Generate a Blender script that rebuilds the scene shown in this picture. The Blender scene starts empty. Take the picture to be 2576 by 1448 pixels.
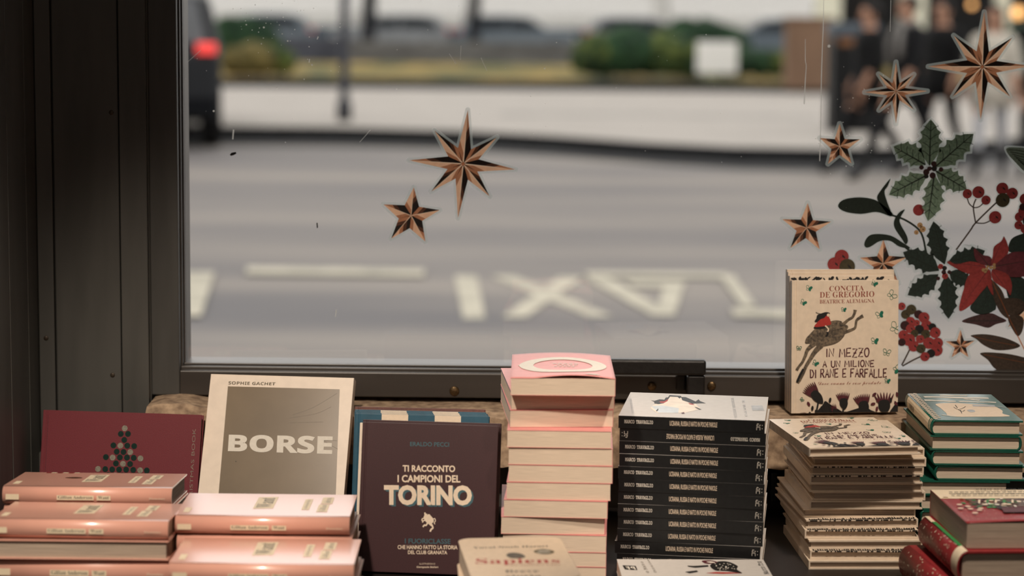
import bpy, bmesh, math, random
from mathutils import Vector, Matrix, Euler

random.seed(7)
SC = bpy.context.scene
COL = SC.collection
R_ = math.radians

# ------------------------------------------------------------------ camera
PW, PH, FPX = 2576, 1448, 5400.0
CAM = Vector((0, 0, 1.6))
CROT = Matrix.Rotation(R_(90 - 7.32), 3, 'X') @ Matrix.Rotation(0.010, 3, 'Z')
cd = bpy.data.cameras.new('camera')
cam = bpy.data.objects.new('camera', cd)
COL.objects.link(cam)
cam.matrix_world = Matrix.Translation(CAM) @ CROT.to_4x4()
cd.sensor_width = 36.0
cd.lens = FPX / PW * 36.0
cd.clip_start, cd.clip_end = 0.05, 600
cd.dof.use_dof = True
cd.dof.focus_distance = 3.35
cd.dof.aperture_fstop = 2.7
SC.camera = cam

# ------------------------------------------------------------------ world, lamps, exposure
SC.view_settings.view_transform = 'Standard'
SC.view_settings.look = 'None'
SC.view_settings.gamma = 1.0
SC.view_settings.use_curve_mapping = False
SC.view_settings.exposure = 0.0
w = bpy.data.worlds.new('overcast_sky')
SC.world = w
w.use_nodes = True
w.node_tree.nodes['Background'].inputs[0].default_value = (1.0, 0.965, 0.94, 1)
w.node_tree.nodes['Background'].inputs[1].default_value = 2.2


def lamp(name, kind, loc, power, color, size=0.1, target=None, angle=None, blend=0.5):
    ld = bpy.data.lights.new(name, kind)
    ld.energy, ld.color = power, color
    if kind == 'SPOT':
        ld.shadow_soft_size = size
        ld.spot_size, ld.spot_blend = R_(angle), blend
    elif kind == 'AREA':
        ld.size = size
    else:
        ld.shadow_soft_size = size
    o = bpy.data.objects.new(name, ld)
    COL.objects.link(o)
    o.location = loc
    if target is not None:
        o.rotation_euler = (Vector(target) - Vector(loc)).to_track_quat('-Z', 'Y').to_euler()
    return o


WARM = (1.0, 0.85, 0.70)
lamp('ceiling_spot', 'SPOT', (-0.50, 1.75, 2.45), 150, WARM, 0.05, (-0.36, 3.02, 0.93), 42, 0.75)
lamp('ceiling_spot', 'SPOT', (0.60, 2.24, 2.50), 106, WARM, 0.05, (0.56, 3.15, 0.95), 44, 0.8)
lamp('room_ceiling_light', 'AREA', (0.0, 0.2, 2.7), 12, (1.0, 0.88, 0.76), 1.6, (0.0, 1.2, 0.0))  # added soft fill standing in for warm bounce from the room

# ------------------------------------------------------------------ pixel helpers (frame 2576 x 1448)


def ray(px, py):
    return CROT @ Vector(((px - PW / 2) / FPX, -(py - PH / 2) / FPX, -1.0))


def at_Y(px, py, Y):
    d = ray(px, py)
    return CAM + d * ((Y - CAM.y) / d.y)


def at_z(px, py, z):
    d = ray(px, py)
    return CAM + d * ((z - CAM.z) / d.z)


def on_plane(M, px, py, axis, val):
    """local point where the sight line meets the plane axis=val of frame M"""
    Mi = M.inverted()
    o = Mi @ CAM
    d = Mi.to_3x3() @ ray(px, py)
    t = (val - o[axis]) / d[axis]
    return o + d * t


# ------------------------------------------------------------------ materials
def s2l(c):
    def f(v):
        v /= 255.0
        return v / 12.92 if v <= 0.04045 else ((v + 0.055) / 1.055) ** 2.4
    return (f(c[0]), f(c[1]), f(c[2]), 1)


MATS = {}
ALBEDO = 1.0


def mat(name, rgb, rough=0.6, var=0.10, scale=60.0, bump=0.0, stretch=(1, 1, 1), metal=0.0, spec=0.5, rgb2=None, coat=0.0, emit=0.0, detail=4.0):
    if name in MATS:
        return MATS[name]
    m = bpy.data.materials.new(name)
    MATS[name] = m
    m.use_nodes = True
    nt = m.node_tree
    b = nt.nodes['Principled BSDF']
    b.inputs['Roughness'].default_value = rough
    b.inputs['Metallic'].default_value = metal
    b.inputs['Specular IOR Level'].default_value = spec if ALBEDO == 1.0 else spec * 0.3
    b.inputs['Coat Weight'].default_value = coat
    b.inputs['Coat Roughness'].default_value = 0.18
    tc = nt.nodes.new('ShaderNodeTexCoord')
    mp = nt.nodes.new('ShaderNodeMapping')
    mp.inputs['Scale'].default_value = stretch
    nz = nt.nodes.new('ShaderNodeTexNoise')
    nz.inputs['Scale'].default_value = scale
    nz.inputs['Detail'].default_value = detail
    nt.links.new(tc.outputs['Object'], mp.inputs[0])
    nt.links.new(mp.outputs[0], nz.inputs['Vector'])
    cr = nt.nodes.new('ShaderNodeValToRGB')
    c1 = tuple(v * ALBEDO for v in s2l(rgb)[:3]) + (1,)
    c2 = tuple(v * ALBEDO for v in s2l(rgb2)[:3]) + (1,) if rgb2 else tuple(v * (1 - var) for v in c1[:3]) + (1,)
    if not rgb2:
        c1 = tuple(min(1, v * (1 + var * 0.5)) for v in c1[:3]) + (1,)
    cr.color_ramp.elements[0].position, cr.color_ramp.elements[1].position = 0.35, 0.65
    cr.color_ramp.elements[0].color, cr.color_ramp.elements[1].color = c2, c1
    nt.links.new(nz.outputs['Fac'], cr.inputs[0])
    nt.links.new(cr.outputs[0], b.inputs['Base Color'])
    if emit:
        nt.links.new(cr.outputs[0], b.inputs['Emission Color'])
        b.inputs['Emission Strength'].default_value = emit
    if bump:
        bp = nt.nodes.new('ShaderNodeBump')
        bp.inputs['Strength'].default_value = bump
        bp.inputs['Distance'].default_value = 0.002
        nt.links.new(nz.outputs['Fac'], bp.inputs['Height'])
        nt.links.new(bp.outputs[0], b.inputs['Normal'])
    return m


def film_material(name, rgb, clear):
    m = bpy.data.materials.new(name)
    m.use_nodes = True
    nt = m.node_tree
    out = nt.nodes['Material Output']
    nt.nodes.remove(nt.nodes['Principled BSDF'])
    tr = nt.nodes.new('ShaderNodeBsdfTransparent')
    tl = nt.nodes.new('ShaderNodeBsdfTranslucent')
    tl.inputs[0].default_value = s2l(rgb)
    mx = nt.nodes.new('ShaderNodeMixShader')
    mx.inputs[0].default_value = 1 - clear
    nt.links.new(tr.outputs[0], mx.inputs[1])
    nt.links.new(tl.outputs[0], mx.inputs[2])
    nt.links.new(mx.outputs[0], out.inputs[0])
    MATS[name] = m
    return m


def glass_material():
    m = bpy.data.materials.new('window_glass')
    m.use_nodes = True
    nt = m.node_tree
    out = nt.nodes['Material Output']
    nt.nodes.remove(nt.nodes['Principled BSDF'])
    tr = nt.nodes.new('ShaderNodeBsdfTransparent')
    tr.inputs[0].default_value = (0.945, 0.95, 0.945, 1)
    gl = nt.nodes.new('ShaderNodeBsdfGlossy')
    gl.inputs['Roughness'].default_value = 0.02
    lw = nt.nodes.new('ShaderNodeFresnel')
    lw.inputs[0].default_value = 1.45
    mx = nt.nodes.new('ShaderNodeMixShader')
    nt.links.new(lw.outputs[0], mx.inputs[0])
    nt.links.new(tr.outputs[0], mx.inputs[1])
    nt.links.new(gl.outputs[0], mx.inputs[2])
    nt.links.new(mx.outputs[0], out.inputs[0])
    return m


def backlit(m, f):
    """thin sticker print: lets a share of the daylight behind it through"""
    nt = m.node_tree
    p = nt.nodes['Principled BSDF']
    tl = nt.nodes.new('ShaderNodeBsdfTranslucent')
    nt.links.new(p.inputs['Base Color'].links[0].from_socket, tl.inputs[0])
    mx = nt.nodes.new('ShaderNodeMixShader')
    mx.inputs[0].default_value = f
    nt.links.new(p.outputs[0], mx.inputs[1])
    nt.links.new(tl.outputs[0], mx.inputs[2])
    nt.links.new(mx.outputs[0], nt.nodes['Material Output'].inputs[0])


GLASS = glass_material()
WOOD = mat('dark_brown_painted_wood', (80, 79, 76), 0.45, 0.25, 18, 0.15, (1, 1, 0.12))
WOODB = mat('dark_brown_rail_wood', (66, 61, 57), 0.40, 0.25, 18, 0.15, (0.12, 1, 1))
PLASTER = mat('rough_plaster', (190, 164, 136), 0.9, 0.4, 60, 0.8, rgb2=(134, 112, 92), detail=8)
PAGES = mat('cream_paper_pages', (226, 206, 184), 0.9, 0.14, 1.0, 0.2, (30, 30, 2200))
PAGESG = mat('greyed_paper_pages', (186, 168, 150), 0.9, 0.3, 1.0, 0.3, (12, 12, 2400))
PAGESV = mat('cream_standing_pages', (226, 206, 180), 0.9, 0.25, 1.0, 0.2, (25, 2200, 25))
WHITE = mat('white_card_cover', (206, 202, 197), 0.55, 0.04, 120)
BLACK = mat('black_printed_card', (26, 27, 28), 0.42, 0.2, 150)
INK = mat('black_printing_ink', (24, 22, 22), 0.6, 0.1, 200)
CREAM = mat('cream_printing_ink', (236, 216, 192), 0.6, 0.05, 200)
PALE = mat('pale_printing_ink', (232, 226, 214), 0.6, 0.05, 200)
REDINK = mat('red_printing_ink', (176, 50, 44), 0.6, 0.1, 200)
BROWNINK = mat('red_brown_printing_ink', (150, 72, 56), 0.6, 0.1, 200)
MAROON = mat('maroon_printing_ink', (88, 32, 42), 0.6, 0.35, 300)
TEAL = mat('teal_printing_ink', (62, 98, 108), 0.6, 0.1, 200)
GREENINK = mat('green_printing_ink', (20, 110, 86), 0.6, 0.15, 200)
GREYINK = mat('grey_brown_wash_ink', (128, 112, 92), 0.7, 0.6, 260, rgb2=(70, 62, 54))
PINKC = mat('pink_card_cover', (226, 150, 146), 0.45, 0.05, 80)
PEACH = mat('glossy_salmon_jacket', (240, 180, 160), 0.38, 0.06, 10, 0, spec=0.6, coat=1.0)
TAG = mat('cream_label_paper', (238, 220, 190), 0.6, 0.05, 90)
FROGC = mat('cream_picture_book_board', (238, 220, 198), 0.40, 0.06, 90)
FROGB = mat('light_grey_book_spine', (168, 158, 146), 0.5, 0.2, 90)
TORINOC = mat('dark_burgundy_cloth_cover', (62, 32, 36), 0.45, 0.18, 700, 0.04)
REDC = mat('dark_red_cloth_cover', (116, 36, 46), 0.55, 0.18, 900, 0.12)
BLUEC = mat('petrol_blue_cover', (36, 84, 106), 0.4, 0.1, 80)
CREAMC = mat('warm_white_cover', (240, 224, 206), 0.42, 0.05, 60)
OLIVE = mat('olive_brown_cover_panel', (124, 108, 86), 0.25, 0.14, 9)
GREENC = mat('deep_green_cloth_cover', (28, 92, 76), 0.30, 0.15, 300, spec=0.6)
XREDC = mat('festive_red_cover', (150, 46, 50), 0.4, 0.15, 120)
BRIGHTG = mat('bright_green_card', (54, 138, 72), 0.5, 0.1, 100)
BEIGEC = mat('beige_matt_card_cover', (226, 204, 178), 0.6, 0.05, 120)
SILVER = mat('silver_foil_dot', (178, 172, 156), 0.35, 0.3, 400, metal=0.6)
DKGREEN = mat('dark_green_foil_dot', (22, 48, 42), 0.3, 0.2, 200)
GREYP = mat('grey_printing_ink', (120, 112, 100), 0.6, 0.2, 200)
OLIVEINK = mat('olive_badge_ink', (92, 82, 56), 0.6, 0.1, 200)
LTGREY = mat('light_grey_printing_ink', (186, 190, 194), 0.6, 0.2, 60)
COPPER = mat('copper_print', (254, 198, 160), 0.6, 0.08, 90)
COPPERD = mat('deep_copper_print', (196, 130, 94), 0.6, 0.1, 90)
DARKBR = mat('dark_brown_print', (38, 27, 22), 0.6, 0.2, 90)
MIDBR = mat('mid_brown_print', (100, 63, 46), 0.6, 0.2, 90)
RIDGE = mat('pale_copper_print', (252, 214, 182), 0.6, 0.05, 90)
HOLLY = mat('holly_green_print', (138, 160, 138), 0.6, 0.2, 250, rgb2=(106, 132, 110))
HOLLYD = mat('dark_holly_green_print', (36, 50, 44), 0.6, 0.3, 250)
VEIN = mat('leaf_vein_print', (24, 36, 28), 0.6, 0.1, 90)
BERRY = mat('berry_red_print', (158, 58, 58), 0.6, 0.2, 350)
BERRYO = mat('berry_olive_print', (72, 64, 42), 0.6, 0.2, 350)
BERRYD = mat('berry_dark_print', (60, 28, 30), 0.6, 0.2, 350)
POINS = mat('poinsettia_red_print', (156, 58, 56), 0.6, 0.2, 250)
POINSD = mat('poinsettia_wine_print', (104, 44, 52), 0.6, 0.2, 250)
LEAFBR = mat('brown_leaf_print', (70, 56, 46), 0.6, 0.3, 250)
LEAFPL = mat('plum_leaf_print', (72, 48, 48), 0.6, 0.3, 250)
MISTLE = mat('mistletoe_green_print', (28, 41, 33), 0.6, 0.25, 200)
CREAMB = mat('cream_berry_print', (190, 152, 108), 0.6, 0.15, 250)
FERN = mat('grey_green_fern_print', (132, 148, 132), 0.6, 0.2, 250)
FILM = film_material('clear_sticker_film', (176, 182, 176), 0.55)
for m_, f_ in ((COPPER, .72), (COPPERD, .7), (RIDGE, .8), (MIDBR, .45), (DARKBR, .3)):
    backlit(m_, f_)
for m_ in (HOLLY, HOLLYD, BERRY, BERRYO, BERRYD, POINS, POINSD, LEAFBR, LEAFPL, MISTLE, CREAMB, FERN):
    backlit(m_, 0.12)
IRON = mat('black_iron', (34, 32, 31), 0.45, 0.3, 120, 0.3, metal=0.3)
BRASS = mat('tarnished_brass', (104, 84, 58), 0.4, 0.4, 200, metal=0.8)
DUST = film_material('white_paint_speck', (196, 192, 184), 0.15)

# ------------------------------------------------------------------ object helpers


def link(o, parent=None):
    COL.objects.link(o)
    if parent is not None:
        o.parent = parent
    return o


def tag(o, label=None, cat=None, group=None, kind=None):
    if label:
        o['label'] = label
    if cat:
        o['category'] = cat
    if group:
        o['group'] = group
    if kind:
        o['kind'] = kind
    return o


def thing(name, label, cat, loc=(0, 0, 0), rot=(0, 0, 0), group=None):
    o = bpy.data.objects.new(name, None)
    o.empty_display_size = 0.03
    link(o)
    o.location, o.rotation_euler = loc, rot
    return tag(o, label, cat, group)


def mtx(o):
    return Matrix.Translation(o.location) @ o.rotation_euler.to_matrix().to_4x4()


def obj(name, bm, mats, parent=None, smooth=False, bevel=0.0, loc=None, rot=None):
    if not isinstance(mats, (list, tuple)):
        mats = [mats]
    bmesh.ops.recalc_face_normals(bm, faces=bm.faces)
    me = bpy.data.meshes.new(name)
    bm.to_mesh(me)
    bm.free()
    for m in mats:
        me.materials.append(m)
    if smooth:
        for p in me.polygons:
            p.use_smooth = True
    o = bpy.data.objects.new(name, me)
    link(o, parent)
    if loc is not None:
        o.location = loc
    if rot is not None:
        o.rotation_euler = rot
    if bevel:
        b = o.modifiers.new('bevel', 'BEVEL')
        b.width, b.segments, b.limit_method = bevel, 2, 'ANGLE'
    return o


def copy_tree(o, parent=None):
    c = o.copy()
    COL.objects.link(c)
    if parent is not None:
        c.parent = parent
    for ch in list(o.children):
        copy_tree(ch, c)
    return c


def box(bm, x0, x1, y0, y1, z0, z1, mi=0, M=None):
    vs = [Vector((x, y, z)) for x in (x0, x1) for y in (y0, y1) for z in (z0, z1)]
    if M is not None:
        vs = [M @ v for v in vs]
    v = [bm.verts.new(p) for p in vs]
    for f in ((0, 1, 3, 2), (4, 6, 7, 5), (0, 4, 5, 1), (2, 3, 7, 6), (0, 2, 6, 4), (1, 5, 7, 3)):
        fc = bm.faces.new([v[i] for i in f])
        fc.material_index = mi
    return v


def BM():
    return bmesh.new()


def boxes(*bs):
    bm = BM()
    for b in bs:
        box(bm, *b)
    return bm


def tube(bm, pts, rad, n=10, mi=0, cap=True):
    """rings along a path; rad is a number or a list"""
    pts = [Vector(p) for p in pts]
    if not isinstance(rad, (list, tuple)):
        rad = [rad] * len(pts)
    rings = []
    for i, p in enumerate(pts):
        d = (pts[min(i + 1, len(pts) - 1)] - pts[max(i - 1, 0)]).normalized()
        a = Vector((0, 0, 1)) if abs(d.z) < 0.9 else Vector((1, 0, 0))
        u = d.cross(a).normalized()
        v = d.cross(u)
        r = rad[i]
        ru, rv = r if isinstance(r, tuple) else (r, r)
        rings.append([bm.verts.new(p + u * ru * math.cos(2 * math.pi * k / n) + v * rv * math.sin(2 * math.pi * k / n)) for k in range(n)])
    for a, b in zip(rings, rings[1:]):
        for k in range(n):
            f = bm.faces.new((a[k], a[(k + 1) % n], b[(k + 1) % n], b[k]))
            f.material_index = mi
    if cap:
        for r in (rings[0], rings[-1]):
            f = bm.faces.new(r)
            f.material_index = mi


def ball(bm, c, r, mi=0, seg=12, scale=(1, 1, 1)):
    M = Matrix.Translation(c) @ Matrix.Diagonal((r * scale[0], r * scale[1], r * scale[2], 1))
    ret = bmesh.ops.create_uvsphere(bm, u_segments=seg, v_segments=max(6, seg // 2), radius=1, matrix=M)
    for f in {f for v in ret['verts'] for f in v.link_faces}:
        f.material_index = mi


# ------------------------------------------------------------------ flat printing
def catmull(pts, closed=True, n=5):
    out = []
    m = len(pts)
    P = [Vector((p[0], p[1])) for p in pts]
    rng = range(m) if closed else range(m - 1)
    for i in rng:
        if closed:
            a, b, c, d = P[(i - 1) % m], P[i], P[(i + 1) % m], P[(i + 2) % m]
        else:
            a, b, c, d = P[max(i - 1, 0)], P[i], P[i + 1], P[min(i + 2, m - 1)]
        for k in range(n):
            t = k / n
            out.append(0.5 * ((2 * b) + (c - a) * t + (2 * a - 5 * b + 4 * c - d) * t * t + (3 * b - a - 3 * c + d) * t ** 3))
    if not closed:
        out.append(P[-1])
    return [(p.x, p.y) for p in out]


class Print:
    """flat ink shapes, one mesh with one slot per ink; later shapes lie on top"""
    def __init__(self, base=0.0002, step=0.000015):
        self.STEP = step
        self.bm, self.mats, self.z = BM(), [], base

    def slot(self, m):
        if m not in self.mats:
            self.mats.append(m)
        return self.mats.index(m)

    def poly(self, pts, m, lift=True):
        if lift:
            self.z += self.STEP
        vs = [self.bm.verts.new((p[0], p[1], self.z)) for p in pts]
        try:
            f = self.bm.faces.new(vs)
        except ValueError:
            return
        f.material_index = self.slot(m)
        f.normal_update()
        if f.normal.z < 0:
            f.normal_flip()
        if len(vs) > 4 or True:
            bmesh.ops.triangulate(self.bm, faces=[f], ngon_method='EAR_CLIP')

    def blob(self, pts, m, n=5):
        self.poly(catmull(pts, True, n), m)

    def rect(self, u0, v0, u1, v1, m):
        self.poly([(u0, v0), (u1, v0), (u1, v1), (u0, v1)], m)

    def disc(self, c, r, m, n=16, ry=None, rot=0):
        ry = ry or r
        ca, sa = math.cos(rot), math.sin(rot)
        pts = []
        for k in range(n):
            x, y = r * math.cos(2 * math.pi * k / n), ry * math.sin(2 * math.pi * k / n)
            pts.append((c[0] + x * ca - y * sa, c[1] + x * sa + y * ca))
        self.poly(pts, m)

    def stroke(self, pts, wid, m, smooth=True, closed=False):
        if smooth and len(pts) > 2:
            k0 = len(pts)
            pts2 = catmull(pts, closed, 5)
        else:
            pts2, k0 = list(pts), len(pts)
        if closed:
            pts2 = pts2 + [pts2[0]]
        if isinstance(wid, (list, tuple)):
            ws = []
            for i in range(len(pts2)):
                t = i / max(1, len(pts2) - 1) * (len(wid) - 1)
                j = min(int(t), len(wid) - 2) if len(wid) > 1 else 0
                ws.append(wid[j] + (wid[min(j + 1, len(wid) - 1)] - wid[j]) * (t - j))
        else:
            ws = [wid] * len(pts2)
        self.z += self.STEP
        P = [Vector((p[0], p[1])) for p in pts2]
        L, Rr = [], []
        for i, p in enumerate(P):
            d = P[min(i + 1, len(P) - 1)] - P[max(i - 1, 0)]
            if closed and i in (0, len(P) - 1):
                d = P[1] - P[-2]
            if d.length < 1e-9:
                d = Vector((1, 0))
            d.normalize()
            nrm = Vector((-d.y, d.x)) * ws[i] / 2
            L.append(self.bm.verts.new((p.x + nrm.x, p.y + nrm.y, self.z)))
            Rr.append(self.bm.verts.new((p.x - nrm.x, p.y - nrm.y, self.z)))
        s = self.slot(m)
        for i in range(len(P) - 1):
            f = self.bm.faces.new((Rr[i], Rr[i + 1], L[i + 1], L[i]))
            f.material_index = s

    def text(self, s, u0, v0, u1, v1, m, style='sans', bold=0.0, rot=0):
        """lettering stretched to fill the box; rot in quarter turns anticlockwise"""
        vs, fs = glyphs(s, style, bold)
        self.z += self.STEP
        new = []
        for (a, b) in vs:
            if rot == 1:
                a, b = 1 - b, a
            elif rot == 2:
                a, b = 1 - a, 1 - b
            elif rot == 3:
                a, b = b, 1 - a
            new.append(self.bm.verts.new((u0 + a * (u1 - u0), v0 + b * (v1 - v0), self.z)))
        sl = self.slot(m)
        for f in fs:
            try:
                fc = self.bm.faces.new([new[i] for i in f])
                fc.material_index = sl
            except ValueError:
                pass

    def quad_text(self, s, q, m, style='sans', bold=0.0):
        """lettering in a quadrilateral: bottom left, bottom right, top right, top left"""
        vs, fs = glyphs(s, style, bold)
        self.z += self.STEP
        q = [Vector((p[0], p[1])) for p in q]
        new = []
        for (a, b) in vs:
            p = (q[0] * (1 - a) + q[1] * a) * (1 - b) + (q[3] * (1 - a) + q[2] * a) * b
            new.append(self.bm.verts.new((p.x, p.y, self.z)))
        sl = self.slot(m)
        for f in fs:
            try:
                fc = self.bm.faces.new([new[i] for i in f])
                fc.material_index = sl
            except ValueError:
                pass

    def clamp(self, u0, v0, u1, v1):
        for v in self.bm.verts:
            v.co.x = min(max(v.co.x, u0), u1)
            v.co.y = min(max(v.co.y, v0), v1)
        return self

    def done(self, name, parent, place='top', h=0.0):
        """place: top = lies on z=h; front = stands on y=-h facing the viewer"""
        bm = self.bm
        me = bpy.data.meshes.new(name)
        if place == 'top':
            M = Matrix.Translation((0, 0, h))
        else:
            M = Matrix.Translation((0, -h, 0)) @ Matrix.Rotation(R_(90), 4, 'X')
        bm.transform(M)
        bm.to_mesh(me)
        bm.free()
        for m in self.mats:
            me.materials.append(m)
        o = bpy.data.objects.new(name, me)
        return link(o, parent)


GCACHE = {}


def style_map(s, style):
    out = ''
    for c in s:
        k = c
        if style in ('serif', 'mono', 'bold', 'script'):
            up, lo = {'serif': (0x1D400, 0x1D41A), 'mono': (0x1D670, 0x1D68A), 'bold': (0x1D5D4, 0x1D5EE), 'script': (0x1D4D0, 0x1D4EA)}[style]
            if 'A' <= c <= 'Z':
                k = chr(up + ord(c) - 65)
            elif 'a' <= c <= 'z':
                k = chr(lo + ord(c) - 97)
        out += k
    return out


def glyphs(s, style='sans', bold=0.0):
    key = (s, style, bold)
    if key in GCACHE:
        return GCACHE[key]
    c = bpy.data.curves.new('lettering', 'FONT')
    c.body = style_map(s, style)
    c.resolution_u = 3
    c.offset = bold
    o = bpy.data.objects.new('lettering', c)
    COL.objects.link(o)
    bpy.context.view_layer.update()
    dg = bpy.context.evaluated_depsgraph_get()
    me = bpy.data.meshes.new_from_object(o.evaluated_get(dg))
    xs = [v.co.x for v in me.vertices] or [0, 1]
    ys = [v.co.y for v in me.vertices] or [0, 1]
    x0, x1, y0, y1 = min(xs), max(xs), min(ys), max(ys)
    vs = [((v.co.x - x0) / (x1 - x0), (v.co.y - y0) / (y1 - y0)) for v in me.vertices]
    fs = [list(p.vertices) for p in me.polygons]
    bpy.data.objects.remove(o)
    bpy.data.curves.remove(c)
    bpy.data.meshes.remove(me)
    GCACHE[key] = (vs, fs)
    return GCACHE[key]


HAND = {
    'I': [[(.5, 0), (.5, 1)]], 'N': [[(0, 0), (.05, 1), (.95, .05), (1, 1)]],
    'M': [[(0, 0), (.12, 1), (.5, .35), (.88, 1), (1, 0)]], 'E': [[(1, 1), (.05, .97), (0, 0), (1, .05)], [(.02, .5), (.8, .53)]],
    'Z': [[(0, .98), (1, 1), (0, 0), (1, .02)], [(.2, .5), (.85, .5)]], 'A': [[(0, 0), (.5, 1), (1, 0)], [(.2, .38), (.82, .4)]],
    'U': [[(0, 1), (.02, .3), (.25, 0), (.7, 0), (.95, .3), (1, 1)]], 'L': [[(.05, 1), (0, 0), (1, .03)]],
    'D': [[(.05, 0), (0, 1), (.6, .9), (1, .5), (.7, .1), (.05, 0)]],
    'R': [[(0, 0), (.05, 1), (.7, 1), (.9, .75), (.6, .5), (.05, .48)], [(.4, .48), (1, 0)]],
    'F': [[(0, 0), (.05, 1), (1, 1)], [(.03, .52), (.75, .55)]],
    'O': [[(.5, 1), (.1, .8), (0, .4), (.3, 0), (.75, .05), (1, .5), (.85, .9), (.5, 1)]],
}


def handwrite(P, s, u0, v0, u1, v1, wid, m):
    wd = {'I': .35, 'M': 1.25, ' ': .6}
    tot = sum(wd.get(c, 1.0) + .35 for c in s) - .35
    x = 0
    rnd = random.Random(s)
    for c in s:
        ww = wd.get(c, 1.0)
        for st in HAND.get(c, []):
            dy = rnd.uniform(-.05, .05)
            pts = [(u0 + (x + a * ww) / tot * (u1 - u0), v0 + (b + dy) * (v1 - v0)) for a, b in st]
            P.stroke(pts, wid, m, smooth=(c in 'OU'))
        x += ww + .35


# ------------------------------------------------------------------ book makers
def strip(bm, outer, inner, e0, e1, f3, mi=0):
    """a bent board: outer and inner outline swept from e0 to e1"""
    def ring(pts, e):
        return [bm.verts.new(f3(s, e, z)) for s, z in pts]
    o0, o1, i0, i1 = ring(outer, e0), ring(outer, e1), ring(inner, e0), ring(inner, e1)
    n = len(outer)
    for k in range(n - 1):
        for q in ((o0[k], o0[k + 1], o1[k + 1], o1[k]), (i0[k + 1], i0[k], i1[k], i1[k + 1]), (o0[k + 1], o0[k], i0[k], i0[k + 1]), (o1[k], o1[k + 1], i1[k + 1], i1[k])):
            f = bm.faces.new(q)
            f.material_index = mi
    for k in (0, n - 1):
        f = bm.faces.new((o0[k], o1[k], i1[k], i0[k]))
        f.material_index = mi


def axes(side, a, b):
    """spine side -> (map from spine distance and length to x,y), perpendicular size, length range"""
    if side == 'front':
        return (lambda s, e, z: (e, s, z)), b, (-a / 2, a / 2)
    if side == 'back':
        return (lambda s, e, z: (e, b - s, z)), b, (-a / 2, a / 2)
    if side == 'left':
        return (lambda s, e, z: (s - a / 2, e, z)), a, (0, b)
    return (lambda s, e, z: (a / 2 - s, e, z)), a, (0, b)


def book_parts(root, a, b, t, side, cover, pages, c=0.0006, over=0.0, bulge=0.0, spine=None, back=None, inset=0.0005, round_corner=0.0):
    """flat lying book: x -a/2..a/2, y 0..b, z 0..t; parts front_cover, back_cover, spine, page_block"""
    f3, D, (e0, e1) = axes(side, a, b)
    hinge = max(bulge, 0.0)
    m = 7
    arc_o, arc_i = [], []
    for k in range(m + 1):
        th = math.pi / 2 + math.pi * k / m
        if hinge > 0:
            arc_o.append((hinge + hinge * math.cos(th), t / 2 + t / 2 * math.sin(th)))
            arc_i.append((hinge + (hinge - c) * math.cos(th), t / 2 + (t / 2 - c) * math.sin(th)))
    if not arc_o:
        arc_o, arc_i = [(0, t), (0, 0)], [(c, t - c), (c, c)]
    fo = [(D, t), (D * .6, t), (hinge, t)]
    fi = [(D, t - c), (D * .6, t - c), (max(hinge, c), t - c)]
    bo = [(hinge, 0), (D * .6, 0), (D, 0)]
    bi = [(max(hinge, c), c), (D * .6, c), (D, c)]
    res = {}
    bm = BM()
    strip(bm, fo, fi, e0, e1, f3)
    res['front_cover'] = obj('front_cover', bm, cover, root)
    bm = BM()
    strip(bm, arc_o, arc_i, e0, e1, f3)
    res['spine'] = obj('spine', bm, spine or cover, root, smooth=hinge > 0)
    bm = BM()
    strip(bm, bo, bi, e0, e1, f3)
    res['back_cover'] = obj('back_cover', bm, back or cover, root)
    bm = BM()
    p0, p1 = f3(max(c, hinge * .6), e0 + over + inset, c), f3(D - over - inset, e1 - over - inset, t - c)
    box(bm, min(p0[0], p1[0]), max(p0[0], p1[0]), min(p0[1], p1[1]), max(p0[1], p1[1]), c, t - c)
    res['page_block'] = obj('page_block', bm, pages, root)
    return res


def standing_parts(root, a, h, t, cover, pages, c=0.0022, over=0.003, spine_mat=None, spine_side='left'):
    """upright book: front board on y=0 facing the viewer, x -a/2..a/2, z 0..h, thickness to +y"""
    sx = -1 if spine_side == 'left' else 1
    bm = BM()
    if spine_side == 'left':
        box(bm, -a / 2 + .0075, a / 2, 0, c, 0, h)
        box(bm, -a / 2, -a / 2 + .0055, 0.0002, c, 0, h)
        box(bm, -a / 2 + .005, -a / 2 + .008, c * .45, c, 0, h)
    else:
        box(bm, -a / 2, a / 2, 0, c, 0, h)
    fc = obj('front_cover', bm, cover, root, bevel=.0005)
    bm = BM()
    box(bm, -a / 2, a / 2, t - c, t, 0, h)
    bc = obj('back_cover', bm, cover, root, bevel=.0005)
    bm = BM()
    x0 = -a / 2 if sx < 0 else a / 2 - c
    box(bm, x0, x0 + c, c, t - c, 0, h)
    sp = obj('spine', bm, spine_mat or cover, root)
    bm = BM()
    if sx < 0:
        box(bm, -a / 2 + c, a / 2 - over, c, t - c, over, h - over)
    else:
        box(bm, -a / 2 + over, a / 2 - c, c, t - c, over, h - over)
    pb = obj('page_block', bm, pages, root)
    return dict(front_cover=fc, back_cover=bc, spine=sp, page_block=pb)


ORD = ['topmost', 'second', 'third', 'fourth', 'fifth', 'sixth', 'seventh', 'eighth', 'ninth', 'tenth', 'eleventh', 'twelfth', 'thirteenth', 'fourteenth']
TABLE = 0.7831


def thick(total, t, vis):
    """thicknesses from the top: vis books of t, the rest share what is left"""
    rest = total - t * vis
    n = max(1, round(rest / t))
    return [t] * vis + [rest / n] * n



# ================================================================== THE SETTING: shop window seen from inside
def px_x(px, Y, py=724):
    return at_Y(px, py, Y).x


def px_z(py, Y, px=1370):
    return at_Y(px, py, Y).z


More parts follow.
